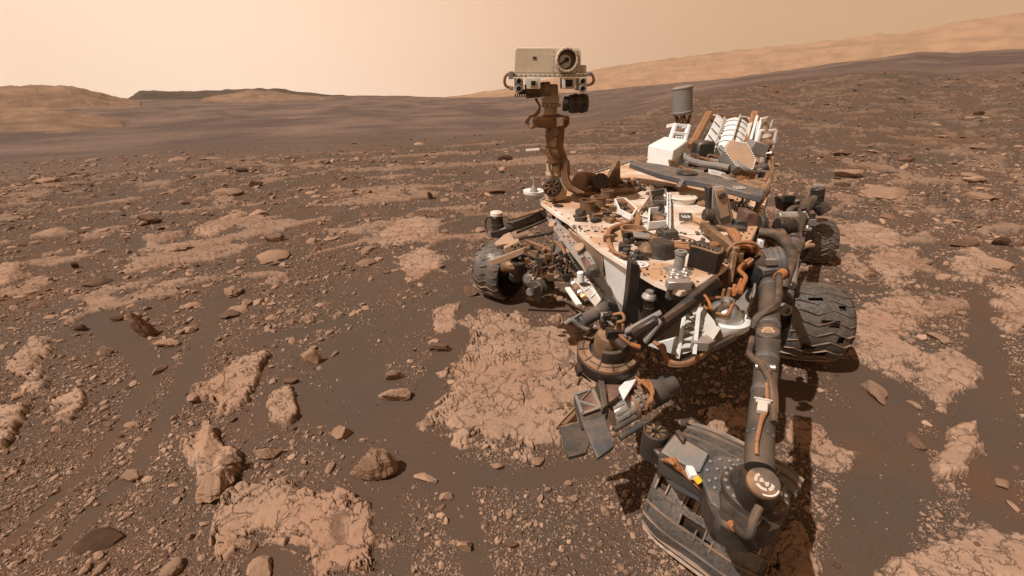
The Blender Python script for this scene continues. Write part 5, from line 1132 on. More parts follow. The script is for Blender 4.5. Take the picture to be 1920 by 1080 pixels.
# ================================================================ WHEELS
def zig(u, amp=.13): # chevron: sideways place on the tread -> turn round the wheel
    k = abs(((u * 2.0 + .25) % 1) - .5) * 2; return (k - .5) * amp
def make_wheel(loc, yaw, rad=.26, wid=.42, holes=(), camber=0.0, straight=False, spin=0.0):
    w = bpy.data.objects.new('wheel', None); COL.objects.link(w); w.parent = rover
    w.matrix_local = Matrix.Translation(Vector(loc) - ROVER_AT) @ Matrix.Rotation(yaw, 4, 'Z') @ Matrix.Rotation(camber, 4, 'Y') @ Matrix.Rotation(spin, 4, 'X')
    nt_, nu = 144, 18; vs = []; fs = []      # local axis of the axle: X
    r = np.random.RandomState(int(abs(loc[0] * 991)) + 3)
    dent = noise(np.linspace(0, 9, nt_)[:, None] + np.zeros((1, nu + 1)), np.linspace(0, 3, nu + 1)[None] + np.zeros((nt_, 1)), 7) * .012
    def pt(i, j, off):
        a = 2 * math.pi * i / nt_; u = j / nu - .5; crown = rad * (1 - .18 * (2 * u) ** 4 * .5) + off
        return (u * wid, math.cos(a) * crown, math.sin(a) * crown)
    for layer in (0, -.006):
        for i in range(nt_):
            for j in range(nu + 1): vs.append(pt(i, j, layer + (dent[i, j] if layer == 0 else dent[i, j])))
    hs = set()
    for (a, u, da, du) in holes:
        for i in range(nt_):
            for j in range(nu):
                aa = 2 * math.pi * (i + .5) / nt_; uu = (j + .5) / nu - .5; d = (aa - a + math.pi) % (2 * math.pi) - math.pi
                if abs(d) < da and abs(uu - u) < du: hs.add((i, j))
    o2 = nt_ * (nu + 1)
    for i in range(nt_):
        i2 = (i + 1) % nt_
        for j in range(nu):
            if (i, j) in hs: continue
            a, b, c, d = i * (nu + 1) + j, i * (nu + 1) + j + 1, i2 * (nu + 1) + j + 1, i2 * (nu + 1) + j
            fs.append((a, d, c, b)); fs.append((a + o2, b + o2, c + o2, d + o2))
    for j in (0, nu):
        for i in range(nt_):
            i2 = (i + 1) % nt_; a, d = i * (nu + 1) + j, i2 * (nu + 1) + j; fs.append((a, d, d + o2, a + o2) if j else (a, a + o2, d + o2, d))
    for (i, j) in hs:
        i2 = (i + 1) % nt_; a, b, c, d = i * (nu + 1) + j, i * (nu + 1) + j + 1, i2 * (nu + 1) + j + 1, i2 * (nu + 1) + j
        for p, q, nb in ((a, b, ((i - 1) % nt_, j)), (d, c, (i2, j)), (a, d, (i, j - 1)), (b, c, (i, j + 1))):
            if nb not in hs: fs.append((p, q, q + o2, p + o2))
    m = M(); m.v = vs; m.f = fs; m.out('tyre', 'wheel_metal', w, off=(0, 0, 0), sharp=50)
    ng = 24; g = M(); k = 24
    prof = [((j / k - .5), 0 if straight else zig(j / k)) for j in range(k + 1)]
    for hgt in (0,):
        vv = []; ff = []
        for u, da in prof:
            crown = rad * (1 - .09 * (2 * u) ** 4)
            for (t, hh) in ((-.0065, -.004), (-.004, .011), (.004, .011), (.0065, -.004)):
                a = da + t * (.26 / rad) * .8; vv.append((u * wid * 1.005, math.cos(a) * (crown + hh), math.sin(a) * (crown + hh)))
        for j in range(k):
            for e in range(3): ff.append((j * 4 + e, j * 4 + e + 1, j * 4 + e + 5, j * 4 + e + 4))
        ff += [(0, 3, 2, 1), (k * 4, k * 4 + 1, k * 4 + 2, k * 4 + 3)]
        g.add(vv, ff)
    g0 = g.out('grouser', 'wheel_grouser_metal', w, off=(0, 0, 0), sharp=30)
    for i in range(1, ng):
        c = g0.copy(); COL.objects.link(c); c.parent = w; c.rotation_euler = (2 * math.pi * i / ng, 0, 0)
    if straight:                     # short ribs that frame the square openings
        fr2 = M()
        for (a, u, da, du) in holes:
            for sgn in (-1, 1):
                uu = (u + sgn * (du + .01)) * wid; p0 = Vector((uu, math.cos(a - da - .03) * rad * .995, math.sin(a - da - .03) * rad * .995)); p1 = Vector((uu, math.cos(a + da + .03) * rad * .995, math.sin(a + da + .03) * rad * .995)); fr2.beam(p0, p1, .006, .016, up=(0, math.cos(a), math.sin(a)))
        fr2.out('opening_frame', 'wheel_grouser_metal', w, off=(0, 0, 0))
    M().lathe((-wid * .46, 0, 0), (1, 0, 0), [(rad * .80, 0), (rad * .90, .01), (rad * .90, wid * .92 - .01), (rad * .80, wid * .92), (rad * .78, wid * .92), (rad * .86, wid * .46), (rad * .78, 0)], 48).out('shade_lining', 'black_anodized', w, off=(0, 0, 0))  # black lining added so the tread openings look shaded inside
    # inner rings, hub and spokes; their dark metal stands in for shade inside
    for s in (-1, 1): M().washer((s * wid * .47, 0, 0), (1, 0, 0), rad * .86, rad * .93, .012, n=48).out('rim', 'dark_grey_metal', w, off=(0, 0, 0))
    M().lathe((-wid * .2, 0, 0), (1, 0, 0), [(0, 0), (.05, 0), (.07, .02), (.07, wid * .32), (.045, wid * .36), (.045, wid * .44), (0, wid * .45)], 26).out('hub', 'dark_grey_metal', w, off=(0, 0, 0))
    sp_ = M()
    for i in range(6):
        a = i * math.pi / 3; pts = []
        for t in np.linspace(0, 1, 7): rr = .06 + (rad * .94 - .06) * t; b = a + .7 * math.sin(t * math.pi) ; pts.append((.02, math.cos(b) * rr, math.sin(b) * rr))
        for p, q in zip(pts, pts[1:]): sp_.beam(p, q, .006, .06, up=(1, 0, 0))
    sp_.out('spokes', 'dark_grey_metal', w, off=(0, 0, 0)); return w
def yawof(dx, dy): return math.atan2(dy, dx)
MORSE = []
c_lf = Vector((.885, 1.225, .275))
W1 = [(1.96, -.34, .075, .05), (1.96, -.08, .075, .10), (1.96, .14, .075, .07), (1.96, .38, .075, .06), (2.49, -.40, .07, .04), (2.49, -.14, .07, .05), (2.49, .08, .07, .10), (2.49, .36, .07, .06), (2.80, -.06, .08, .10), (2.88, .05, .05, .06), (2.22, -.30, .04, .03), (1.45, .25, .06, .06)]
make_wheel(c_lf, yawof(.71, -.70), .275, .44, holes=W1, straight=True, spin=0)
c_lm = S(1513, 612, .27); make_wheel((c_lm.x, c_lm.y + .05, .285), yawof(1, -.16), .282, .41, holes=[(2.60, .12, .09, .09), (2.56, .04, .05, .08), (3.0, .30, .08, .05), (3.25, -.2, .09, .06), (3.30, -.14, .05, .07), (3.5, .0, .10, .16), (3.75, -.28, .09, .10), (2.2, .3, .06, .06), (2.0, -.1, .05, .10)], spin=.06)
c_lr = S(1524, 452, .25); make_wheel((c_lr.x, c_lr.y, .25), yawof(1, -.10), .25, .28, holes=[(3.1, -.2, .05, .04), (3.1, .1, .05, .05), (2.75, .15, .05, .04)], spin=.02)
c_rf = S(938, 508, .25); make_wheel((c_rf.x, c_rf.y, .27), yawof(.80, -.60), .265, .30, spin=.1)
print('wheels', round(time.time() - T0, 1))

# ================================================================ SUSPENSION, LEFT WHEELS SIDE (camera right)
def pbox(name, px, Y, th, mat, parent=rover, bev=.005, label=None): return M().slab(px, Y, th).out(name, mat, parent, bevel=bev, label=label)
# shoulder
sh = M().can(D(1418, 500, 2.05), D(1470, 492, 2.02), .085, n=28, ribs=4).out('arm_shoulder', 'blue_grey_metal', rover)
M().slab([(1430, 506), (1466, 504), (1462, 526), (1434, 528)], 1.92, .08).out('shoulder_block', 'blue_grey_metal', sh, bevel=.006)
M().lathe(D(1441, 516, 1.92), (0, -1, 0), [(.018, 0), (.018, .01), (0, .014)], 14).out('shoulder_bolt', 'dark_grey_metal', sh)
M().slab([(1438, 488), (1458, 487), (1457, 497), (1438, 498)], 1.935, .02).out('serial_plate', 'light_grey_paint', sh)
M().lathe(D(1416, 500, 2.05), (-1, -.1, 0), [(.10, 0), (.10, .03), (.07, .05), (0, .05)], 20).out('shoulder_flange', 'dark_grey_metal', sh)
# orange wraps
for i, (a, b) in enumerate((((1470, 510), (1456, 522)), ((1458, 522), (1449, 530)), ((1449, 530), (1446, 541)))):
    M().can(D(*a, 1.86), D(*b, 1.83), .022, ribs=2).out('orange_sleeve', 'orange_cable', sh)
# upper arm
A = [(1444, 535, 1.06, 18), (1442, 585, 1.04, 18), (1440, 618, 1.02, 20), (1440, 640, 1.01, 21), (1438, 668, 1.0, 20), (1434, 720, .97, 21), (1428, 780, .94, 23), (1424, 840, .92, 25), (1424, 880, .90, 26)]
pts = [S(x, y, z) for x, y, z, r in A]; rad_ = [R(r, p) for (x, y, z, r), p in zip(A, pts)]
am = M(); n = 24; vs = []; fs = []
for i, p in enumerate(pts):
    d = (pts[min(i + 1, len(pts) - 1)] - pts[max(0, i - 1)]).normalized(); u = Vector((1, 0, 0)); u = (u - d * u.dot(d)).normalized(); w = d.cross(u)
    for j in range(n): a = 2 * math.pi * j / n; vs.append(p + (u * math.cos(a) + w * math.sin(a)) * rad_[i])
for i in range(len(pts) - 1):
    for j in range(n): fs.append((i * n + j, i * n + (j + 1) % n, (i + 1) * n + (j + 1) % n, (i + 1) * n + j))
fs.append(tuple(range(n))); fs.append(tuple((len(pts) - 1) * n + j for j in range(n)))
arm = am.add(vs, fs).out('upper_arm', 'grey_paint', rover)
def armat(t):
    t *= len(pts) - 1; k = min(int(t), len(pts) - 2); return mid(pts[k], pts[k + 1], t - k), rad_[k] + (rad_[k + 1] - rad_[k]) * (t - k), (pts[k + 1] - pts[k]).normalized()
col = M()
for t in (.02, .23, .52, .66): p, r, d = armat(t); col.lathe(p - d * .012, d, [(r * 1.0, 0), (r * 1.06, .004), (r * 1.06, .02), (r * 1.0, .024)], 28)
col.out('arm_collar', 'blue_grey_metal', arm)
p, r, d = armat(.37); cf_ = (Vector((0, 0, CAMH)) - p).normalized(); cf_ = (cf_ - d * cf_.dot(d)).normalized(); sx_ = d.cross(cf_).normalized()
M().lathe(p + cf_ * (r * .80), cf_, [(r * .95, 0), (r * .9, r * .22), (r * .8, r * .30), (0, r * .32)], 26).out('arm_cover', 'grey_paint', arm)
bd = M(); bc = p + cf_ * (r * 1.12); ox = -sx_ if sx_.x < 0 else sx_; oy = -d
out_ = [(-.016, -.012), (-.018, .0), (-.012, .004), (-.013, .011), (-.006, .016), (.006, .016), (.013, .011), (.012, .004), (.018, 0), (.016, -.012), (.006, -.010), (0, -.013), (-.006, -.010)]
bd.prism([bc + ox * a * 1.3 + oy * b * 1.3 for a, b in out_], cf_ * .002).out('badge', 'tan_panel', arm)
M().washer(bc + oy * .004 + cf_ * .0022, cf_, .006, .008, .001).beam(bc - ox * .014 - oy * .006 + cf_ * .003, bc + ox * .014 - oy * .006 + cf_ * .003, .003, .001, up=cf_).out('badge_mark', 'bronze_metal', arm)
rv = M()
for t in (.26, .30, .35, .40, .45, .49):
    p, r, d = armat(t); c0 = (Vector((0, 0, CAMH)) - p).normalized(); c0 = (c0 - d * c0.dot(d)).normalized(); s0 = d.cross(c0).normalized()
    for a in (-62, 62): q = c0 * math.cos(math.radians(a)) + s0 * math.sin(math.radians(a)); rv.lathe(p + q * r, q, [(.0045, 0), (.0045, .002), (0, .004)], 8)
for t in (.84,):
    p, r, d = armat(t); c0 = (Vector((0, 0, CAMH)) - p).normalized(); c0 = (c0 - d * c0.dot(d)).normalized(); s0 = d.cross(c0).normalized()
    for a in (-55, -25, 25, 55): q = c0 * math.cos(math.radians(a)) + s0 * math.sin(math.radians(a)); rv.lathe(p + q * r, q, [(.006, 0), (.006, .003), (0, .005)], 8)
rv.out('arm_rivets', 'blue_grey_metal', arm)
def alongarm(path, rad, mat, name='arm_cable', par=arm):
    q = []
    for t, a, h in path:
        p, r, d = armat(t); c0 = (Vector((0, 0, CAMH)) - p).normalized(); c0 = (c0 - d * c0.dot(d)).normalized(); s0 = d.cross(c0).normalized()
        if s0.x < 0: s0 = -s0
        q.append(p + (c0 * math.cos(math.radians(a)) + s0 * math.sin(math.radians(a))) * (r + h))
    return M().tube(q, rad, 9).out(name, mat, par)
alongarm([(.0, 30, .02), (.06, 35, .012), (.12, 30, .014), (.18, 0, .012), (.22, -50, .01), (.24, -80, .01)], .014, 'dark_cable')
alongarm([(.02, 45, .01), (.10, 45, .01), (.17, 20, .01), (.22, -30, .01), (.25, -85, .01)], .010, 'dark_cable')
alongarm([(.34, -95, .01), (.46, -90, .015), (.52, -70, .02), (.56, -45, .012), (.60, -10, .012), (.66, 20, .01), (.74, 35, .008), (.80, 45, .008)], .012, 'dark_cable')
alongarm([(.40, -95, .01), (.50, -85, .02), (.56, -40, .014), (.61, 0, .012), (.67, 35, .01), (.76, 50, .008)], .009, 'dark_cable')
alongarm([(.56, -35, .016), (.60, 8, .014), (.66, 8, .01), (.72, 6, .01)], .007, 'dark_cable')
M().can(*(lambda a: (a[0] + cf_ * a[1] * 1.02 - sx_ * .03, a[0] + cf_ * a[1] * 1.02 + sx_ * .03))(armat(.59)), .01).out('cable_tie', 'bare_aluminium', arm)
alongarm([(.665, 5, .012), (.70, 8, .012), (.74, 12, .01), (.80, 0, .01), (.86, -6, .01), (.92, -8, .01), (.97, -8, .01)], .0055, 'copper_cable')
alongarm([(.69, 8, .014), (.76, 14, .012), (.82, 0, .012), (.90, -8, .012)], .006, 'copper_cable')
p, r, d = armat(.735); c0 = (Vector((0, 0, CAMH)) - p).normalized(); c0 = (c0 - d * c0.dot(d)).normalized(); s0 = d.cross(c0)
M().box(p + c0 * (r + .012), s0 * .020, d * .009, c0 * .006).beam(p + c0 * (r + .02) - s0 * .026, p + c0 * (r + .02) + s0 * .026, .005, .008, up=c0).box(p + c0 * (r + .014) + d * .03, s0 * .014, d * .018, c0 * .01).out('cable_bracket', 'dusty_white_paint', arm, bevel=.002)
# coil of orange cable by the shoulder
for i in range(9):
    rj = random.Random(200 + i); c = D(1394 + rj.uniform(-4, 6), 478 + rj.uniform(-5, 8), 1.98 + i * .012); rw = .07 + rj.uniform(-.015, .02); t0 = rj.uniform(0, 1)
    M().tube([c + Vector((math.cos(a + t0) * rw, rj.uniform(-.01, .01), math.sin(a + t0) * rw * .8)) for a in np.linspace(0, 5.6, 10)], .008, 8).out('cable_coil', 'orange_cable' if i % 3 else 'copper_cable', rover)
for i in range(5):
    rj = random.Random(220 + i); M().tube([D(1344 + i * 4, 424 + i * 2, 2.3), D(1362 + i * 3, 430, 2.25), D(1374 + i * 3, 444 + rj.uniform(-2, 2), 2.15), D(1384, 462 + i * 2, 2.05), D(1392 + rj.uniform(-4, 4), 476, 2.0)], .010, 8).out('cable', 'orange_cable' if i % 2 else 'brown_cable', rover)
M().tube([D(1394, 494, 1.95), D(1386, 506, 1.85), D(1398, 520, 1.75), D(1392, 536, 1.65), D(1388, 548, 1.6)], .010, 8).out('cable', 'orange_cable', rover)
M().beam(D(1317, 422, 2.35), D(1381, 473, 1.95), .035, .05).beam(D(1376, 472, 1.95), D(1366, 532, 1.85), .03, .03, up=(0, 1, 0)).out('front_strut', 'bronze_metal', rover, bevel=.006)
M().tube([D(1324, 498, 1.85), D(1328, 480, 1.9), D(1342, 470, 1.95), D(1356, 478, 1.95), D(1362, 494, 1.9)], .008).out('cable', 'brown_cable', rover)
r8 = random.Random(88); qk = {'dark_grey_metal': M(), 'bronze_metal': M(), 'brown_cable': M()}
for i in range(46):
    x = r8.uniform(1334, 1384); y = r8.uniform(478, 532); p = D(x, y, 2.0 + r8.uniform(-.05, .1)); s = r8.uniform(.01, .035); m = qk[r8.choice(list(qk))]
    if r8.random() < .5: m.box(p, (s, 0, 0), (0, s, 0), (0, 0, s))
    else: m.can(p, p + Vector((r8.uniform(-1, 1), 0, r8.uniform(-1, 1))) * s * 2, s * .5, n=10)
for k, m in qk.items(): m.out('arm_base_fitting', k, rover, bevel=.002)
# dark block and light patch above the shoulder
pbox('rocker_pivot', [(1402, 398), (1420, 400), (1424, 412), (1420, 456), (1396, 452), (1398, 414)], 2.5, .12, 'purple_window')
M().can(D(1420, 420, 2.5), D(1432, 420, 2.5), .06, ribs=2).out('pivot_cap', 'dark_grey_metal', rover)
pbox('light_block', [(1388, 446), (1406, 452), (1400, 466), (1384, 460)], 2.3, .05, 'tan_panel')
pbox('light_block', [(1424, 450), (1434, 452), (1432, 468), (1422, 464)], 2.3, .03, 'clean_white_paint')
M().tube([D(1424, 436, 2.45), D(1450, 440, 2.4), D(1470, 452, 2.3), D(1482, 470, 2.2), D(1482, 492, 2.1), D(1474, 514, 2.0), D(1466, 540, 1.95)], .032, 12).out('rocker_hose', 'dark_cable', rover)
M().tube([D(1430, 430, 2.5), D(1456, 440, 2.45), D(1472, 456, 2.35)], .026, 10).out('rocker_hose', 'dark_grey_metal', rover)
# rocker and bogie links to the wheels
lg = M()
def link(name, a, b, r, mat, ribs=0, parent=rover): return M().can(a, b, r, n=20, ribs=ribs).out(name, mat, parent)
bog = link('bogie', D(1490, 440, 3.3), D(1470, 565, 2.6), .055, 'blue_grey_metal', 3)
link('bogie_link', D(1512, 380, 4.1), D(1486, 450, 3.2), .05, 'dark_grey_metal', 2)
link('rocker_link', D(1452, 440, 2.9), D(1478, 478, 2.9), .07, 'bronze_metal', 2)
for y in (406, 416): M().can(D(1458, y, 3.4), D(1492, y - 1, 3.4), .038, n=20, ribs=1).out('bright_actuator', 'bare_aluminium', bog)
M().can(D(1456, 424, 3.3), D(1488, 426, 3.3), .07, ribs=3).out('steering_motor', 'black_anodized', bog)
stp = link('rear_steering_column', D(1530, 390, 4.55), D(1534, 352, 4.55), .065, 'dark_grey_metal', 2)
M().lathe(D(1534, 352, 4.55), UP, [(.055, 0), (.055, .03), (.03, .035), (.03, .02), (0, .02)], 20).out('column_cap', 'bare_aluminium', stp)
pbox('steering_box', [(1468, 374), (1488, 374), (1492, 396), (1470, 398)], 4.3, .16, 'black_anodized', stp)
bf = M()
for i in range(7): bf.box(D(1470 + i * 3, 372, 4.26), (.006, 0, 0), (0, .02, 0), (0, 0, .03))
bf.out('box_fins', 'dark_grey_metal', stp)
pbox('steering_housing', [(1490, 376), (1524, 372), (1532, 392), (1512, 402), (1492, 398)], 4.35, .16, 'black_anodized', stp, .02)
M().can(D(1536, 384, 4.4), D(1548, 398, 4.35), .07, ribs=1).out('housing_end', 'dark_grey_metal', stp)
M().tube([D(1526, 372, 4.3), D(1514, 392, 4.1), D(1502, 412, 3.8), D(1494, 436, 3.4), D(1500, 456, 3.2), D(1490, 476, 3.0)], .035, 10).out('bogie_hose', 'dark_cable', bog)
M().tube([D(1488, 396, 4.0), D(1478, 404, 3.8), D(1484, 392, 3.9), D(1498, 390, 4.0)], .03, 10).out('bogie_hose', 'dark_cable', bog)
qk = {'dark_grey_metal': M(), 'light_grey_paint': M(), 'bare_aluminium': M(), 'black_anodized': M(), 'dark_cable': M()}
for i in range(70):
    t = r8.random(); x = 1512 - 44 * t + r8.uniform(-12, 12); y = 408 + 130 * t + r8.uniform(-8, 8); p = D(x, y, 3.7 - 1.1 * t); s = r8.uniform(.012, .045) * (1 - .3 * t); m = qk[r8.choice(list(qk))]
    if r8.random() < .4: m.box(p, (s, 0, 0), (0, s, 0), (0, 0, s))
    else: m.can(p, p + Vector((r8.uniform(-1, 1), r8.uniform(-.5, .5), r8.uniform(-1, 1))) * s * 2.4, s * .5, n=10)
for k, m in qk.items(): m.out('bogie_fitting', k, bog, bevel=.002)
link('middle_wheel_link', D(1484, 478, 2.9), D(1478, 535, 2.65), .05, 'light_grey_paint', 1)
link('middle_wheel_link', D(1478, 530, 2.7), D(1494, 600, 2.75), .055, 'dark_grey_metal', 1)
link('rear_wheel_link', D(1506, 420, 4.3), D(1520, 455, 4.5), .055, 'dark_grey_metal', 1)
M().beam(D(1500, 466, 3.2), D(1520, 452, 3.4), .02, .02).tube([D(1496, 470, 3.1), D(1510, 462, 3.2), D(1524, 460, 3.3)], .018).out('cloth_wrap', 'tan_panel', bog)
M().lathe(D(1466, 578, 1.95), (0, -1, .2), [(.03, 0), (.03, .04), (.016, .045), (.016, .03), (0, .03)], 20).out('hub_cap', 'light_grey_paint', bog)
M().slab([(1464, 540), (1474, 540), (1472, 562), (1462, 562)], 2.2, .03).out('link_plate', 'dark_grey_metal', bog)

# ================================================================ ELBOW, FOREARM
zt = .80
def e_(x, y, z): return S(x, y, z)
hs_ = M().prism([e_(x, y, .74) for x, y in ((1330, 852), (1392, 858), (1420, 872), (1478, 905), (1482, 945), (1462, 985), (1420, 1000), (1380, 995), (1345, 975), (1330, 940), (1318, 890))], (0, 0, -.10)).out('elbow_housing', 'dark_grey_metal', rover, bevel=.012)
M().prism([e_(x, y, .748) for x, y in ((1320, 872), (1338, 852), (1396, 860), (1400, 875), (1368, 890), (1350, 925), (1352, 955), (1334, 942), (1318, 900))], (0, 0, -.02)).out('elbow_plate', 'blue_grey_metal', hs_, bevel=.004)
ec = e_(1412, 925, .74)
M().lathe(ec, UP, [(R(58, ec), 0), (R(56, ec), .02), (R(44, ec), .03), (R(42, ec), .05), (R(32, ec), .055), (R(30, ec), .085), (0, .086)], 44).out('elbow_flange', 'dark_grey_metal', hs_)
eb = M()
for i in range(18): a = 2 * math.pi * i / 18; eb.lathe(ec + Vector((math.cos(a), math.sin(a), 0)) * R(50, ec) + UP * .024, UP, [(.0062, 0), (.0062, .004), (.004, .006), (.003, .003), (0, .003)], 10)
for x, y in ((1332, 866), (1350, 862), (1368, 865), (1384, 864), (1326, 882), (1345, 880), (1365, 882), (1330, 902), (1342, 898), (1360, 878), (1340, 915), (1376, 873)): eb.lathe(e_(x, y, .750), UP, [(.0055, 0), (.0055, .004), (.003, .006), (0, .006)], 10)
eb.out('elbow_bolts', 'light_grey_paint', hs_)
capb, capt = e_(1418, 920, .80), e_(1432, 905, .92)
cp_ = M().cyl(capb - UP * .02, capt, R(34, capb), R(27, capt), 36).out('elbow_cap', 'dark_grey_metal', hs_)
cn = (capt - capb).normalized(); cn = (UP * .9 + Vector((0, -.25, 0))).normalized()
M().lathe(capt - cn * .012, cn, [(R(29, capt), 0), (R(29, capt), .010), (R(27, capt), .014), (0, .014)], 36).out('cap_disc', 'bronze_metal', hs_)
tg = M(); tc = capt + cn * .003; r1 = R(17.5, capt)
for a in (0, 90, 180, 270): tg.washer(tc, cn, r1 * .68, r1, .0015, n=10, a0=a + 8, a1=a + 82)
for a in (45, 225): tg.washer(tc, cn, .0004, r1 * .48, .0015, n=8, a0=a - 45, a1=a + 45)
tg.out('round_target', 'dusty_white_paint', hs_)
M().washer(capt + cn * .003, cn, R(24, capt), R(27, capt), .001, n=20, a0=150, a1=260).out('dust_arc', 'deck_paint', hs_)
M().tube([e_(1380, 985, .76), e_(1388, 997, .78), e_(1400, 1004, .80), e_(1408, 996, .82), e_(1412, 975, .83), e_(1424, 950, .85)], .012, 10).out('elbow_cable', 'dark_cable', hs_)
M().can(e_(1370, 982, .75), e_(1378, 990, .76), .012).out('orange_sleeve', 'orange_cable', hs_)
fa = M().prism([e_(x, y, .74) for x, y in ((1236, 848), (1264, 808), (1286, 816), (1338, 850), (1398, 862), (1360, 900), (1318, 893))], (0, 0, -.10)).out('forearm', 'grey_paint', rover, bevel=.010)
M().prism([e_(x, y, .752) for x, y in ((1240, 846), (1266, 812), (1330, 850), (1312, 884))], (0, 0, -.012)).out('forearm_lid', 'light_grey_paint', fa, bevel=.004)
M().prism([e_(x, y, .66) for x, y in ((1228, 852), (1240, 850), (1320, 898), (1352, 930), (1340, 936), (1262, 896))], (0, 0, -.05)).out('forearm_side', 'blue_grey_metal', fa, bevel=.006)
M().prism([e_(x, y, .77) for x, y in ((1266, 806), (1274, 804), (1286, 818), (1282, 828))], (0, 0, -.04)).out('forearm_tab', 'dark_grey_metal', fa, bevel=.003)
wc = e_(1230, 808, .74)
wr_ = M().lathe(wc - UP * .12, UP, [(0, 0), (.044, .005), (.046, .1), (.044, .118), (.040, .12), (.038, .112), (.015, .112), (.013, .09), (0, .09)], 34).out('wrist_joint', 'dark_grey_metal', fa)
wk = M()
for i in range(8): a = i * math.pi / 4; wk.beam(wc + Vector((math.cos(a), math.sin(a), 0)) * .016 + UP * -.004, wc + Vector((math.cos(a), math.sin(a), 0)) * .036 + UP * -.004, .007, .01)
wk.out('wrist_spokes', 'bronze_metal', fa)
M().prism([e_(x, y, .70) for x, y in ((1212, 812), (1222, 836), (1238, 856), (1262, 846), (1250, 818))], (0, 0, -.06)).out('wrist_arm', 'black_anodized', fa, bevel=.008)
for i in range(5):
    rj = random.Random(300 + i); M().tube([e_(1242 + i * 2, 862 + i, .72), e_(1256 + i * 2, 864 + rj.uniform(-4, 4), .76), e_(1266 + i * 2, 874 + rj.uniform(-3, 3), .74), e_(1280 + i, 886 + rj.uniform(-3, 3), .72), e_(1302, 898 + i * 2, .70), e_(1322, 918 + i, .68)], .0065, 8).out('wrist_cable', 'orange_cable' if i % 2 else 'copper_cable', fa)
M().box(e_(1296, 886, .74), (.012, 0, 0), (0, .02, 0), (0, 0, .012)).out('cable_bracket', 'clean_white_paint', fa, bevel=.002)
M().can(e_(1304, 894, .74), e_(1313, 905, .73), .012).out('yellow_tape', 'yellow_tape', fa)
# turret
tz = .80
def t_(x, y, z=tz): return S(x, y, z)
dc = t_(1141, 652, .80); dn_ = Vector((-.10, -.30, 1)).normalized(); rd_ = R(58, dc)
tur = M().lathe(dc - dn_ * .085, dn_, [(0, 0), (rd_ * .90, 0), (rd_, .012), (rd_, .075), (rd_ * .97, .085), (rd_ * .62, .088), (rd_ * .60, .06), (0, .055)], 56).out('tool_turret', 'bronze_metal', rover, sharp=30)
M().lathe(dc - dn_ * .087, dn_, [(rd_ * 1.0, 0), (rd_ * 1.012, .004), (rd_ * 1.012, .070), (rd_ * 1.0, .074)], 56).out('turret_wall', 'dark_grey_metal', tur)
tl = M()
_, tu, tv = frame(dn_)
for a in range(0, 360, 30): d = tu * math.cos(math.radians(a)) + tv * math.sin(math.radians(a)); tl.beam(dc + d * rd_ * .64 + dn_ * .004, dc + d * rd_ * .95 + dn_ * .002, .006, .004, up=dn_)
tl.washer(dc + dn_ * .002, dn_, rd_ * .80, rd_ * .82, .003, n=48); tl.out('turret_seams', 'dark_grey_metal', tur)
M().washer(dc + dn_ * .0, dn_, rd_ * .56, rd_ * .68, .075, n=30, a0=150, a1=350).out('turret_guard', 'grey_paint', tur, bevel=.003)
M().lathe(dc + dn_ * -.03, dn_, [(rd_ * .5, 0), (rd_ * .46, .10), (rd_ * .36, .13), (0, .14)], 26).out('turret_dome', 'bronze_metal', tur)
M().can(t_(1158, 640, .93), t_(1176, 655, .93), .02).box(t_(1150, 625, .93), (.03, 0, 0), (0, .02, 0), (0, 0, .02)).out('turret_fitting', 'black_anodized', tur, bevel=.003)
lc = M().can(D(1086, 606, 1.70), D(1148, 570, 1.86), .032, n=26, ribs=1).out('long_canister', 'blue_grey_metal', tur)
M().tube([D(1060, 607, 1.66), D(1072, 600, 1.66), D(1088, 612, 1.66), D(1102, 618, 1.66)], .010, 8).beam(D(1062, 606, 1.66), D(1090, 588, 1.72), .008, .01).out('handle', 'light_grey_paint', lc)
pbox('canister_mount', [(1140, 562), (1158, 572), (1172, 612), (1168, 640), (1146, 630), (1136, 590)], 1.80, .08, 'dark_grey_metal', tur)
r9 = random.Random(9); qk = {'dark_grey_metal': M(), 'bare_aluminium': M(), 'copper_cable': M(), 'black_anodized': M(), 'bronze_metal': M()}
for i in range(60):
    x = r9.uniform(1128, 1200); y = 600 + (x - 1128) * .55 + r9.uniform(-16, 20); p = D(x, y, 1.66 + r9.uniform(-.06, .1)); s = r9.uniform(.006, .02); m = qk[r9.choice(list(qk))]
    if r9.random() < .45: m.box(p, (s, 0, 0), (0, s, 0), (0, 0, s))
    else: m.can(p, p + Vector((r9.uniform(-1, 1), r9.uniform(-.5, .5), r9.uniform(-1, 1))) * s * 2.6, s * .5, n=10)
for k, m in qk.items(): m.out('turret_fitting', k, tur, bevel=.0015)
M().tube([D(1150, 590, 1.62), D(1166, 588, 1.6), D(1170, 600, 1.58), D(1158, 604, 1.6)], .007).tube([D(1152, 612, 1.58), D(1166, 622, 1.56), D(1168, 608, 1.56)], .006).tube([D(1152, 616, 1.56), D(1168, 634, 1.52), D(1186, 648, 1.5), D(1200, 652, 1.5)], .008).out('turret_cable', 'copper_cable', tur)
M().can(D(1182, 645, 1.49), D(1200, 651, 1.48), .010).out('orange_sleeve', 'orange_cable', tur)
# drill posts standing before the body
for x, yt, yb, Y, r, mt in ((1217, 556, 594, 1.74, .026, 'black_anodized'), (1183, 486, 506, 2.0, .035, 'dark_grey_metal')):
    a, b = D(x, yb, Y), D(x, yt, Y); o_p = M().can(a, b, r, n=22, ribs=1).out('stop_post', mt, rover)
    M().lathe(D(x, yt, Y), UP, [(r * 1.2, -.01), (r * 1.3, 0), (r * 1.1, .012), (r * .7, .016), (r * .7, .03), (r * .4, .03), (0, .025)], 22).out('post_head', 'bare_aluminium', o_p)
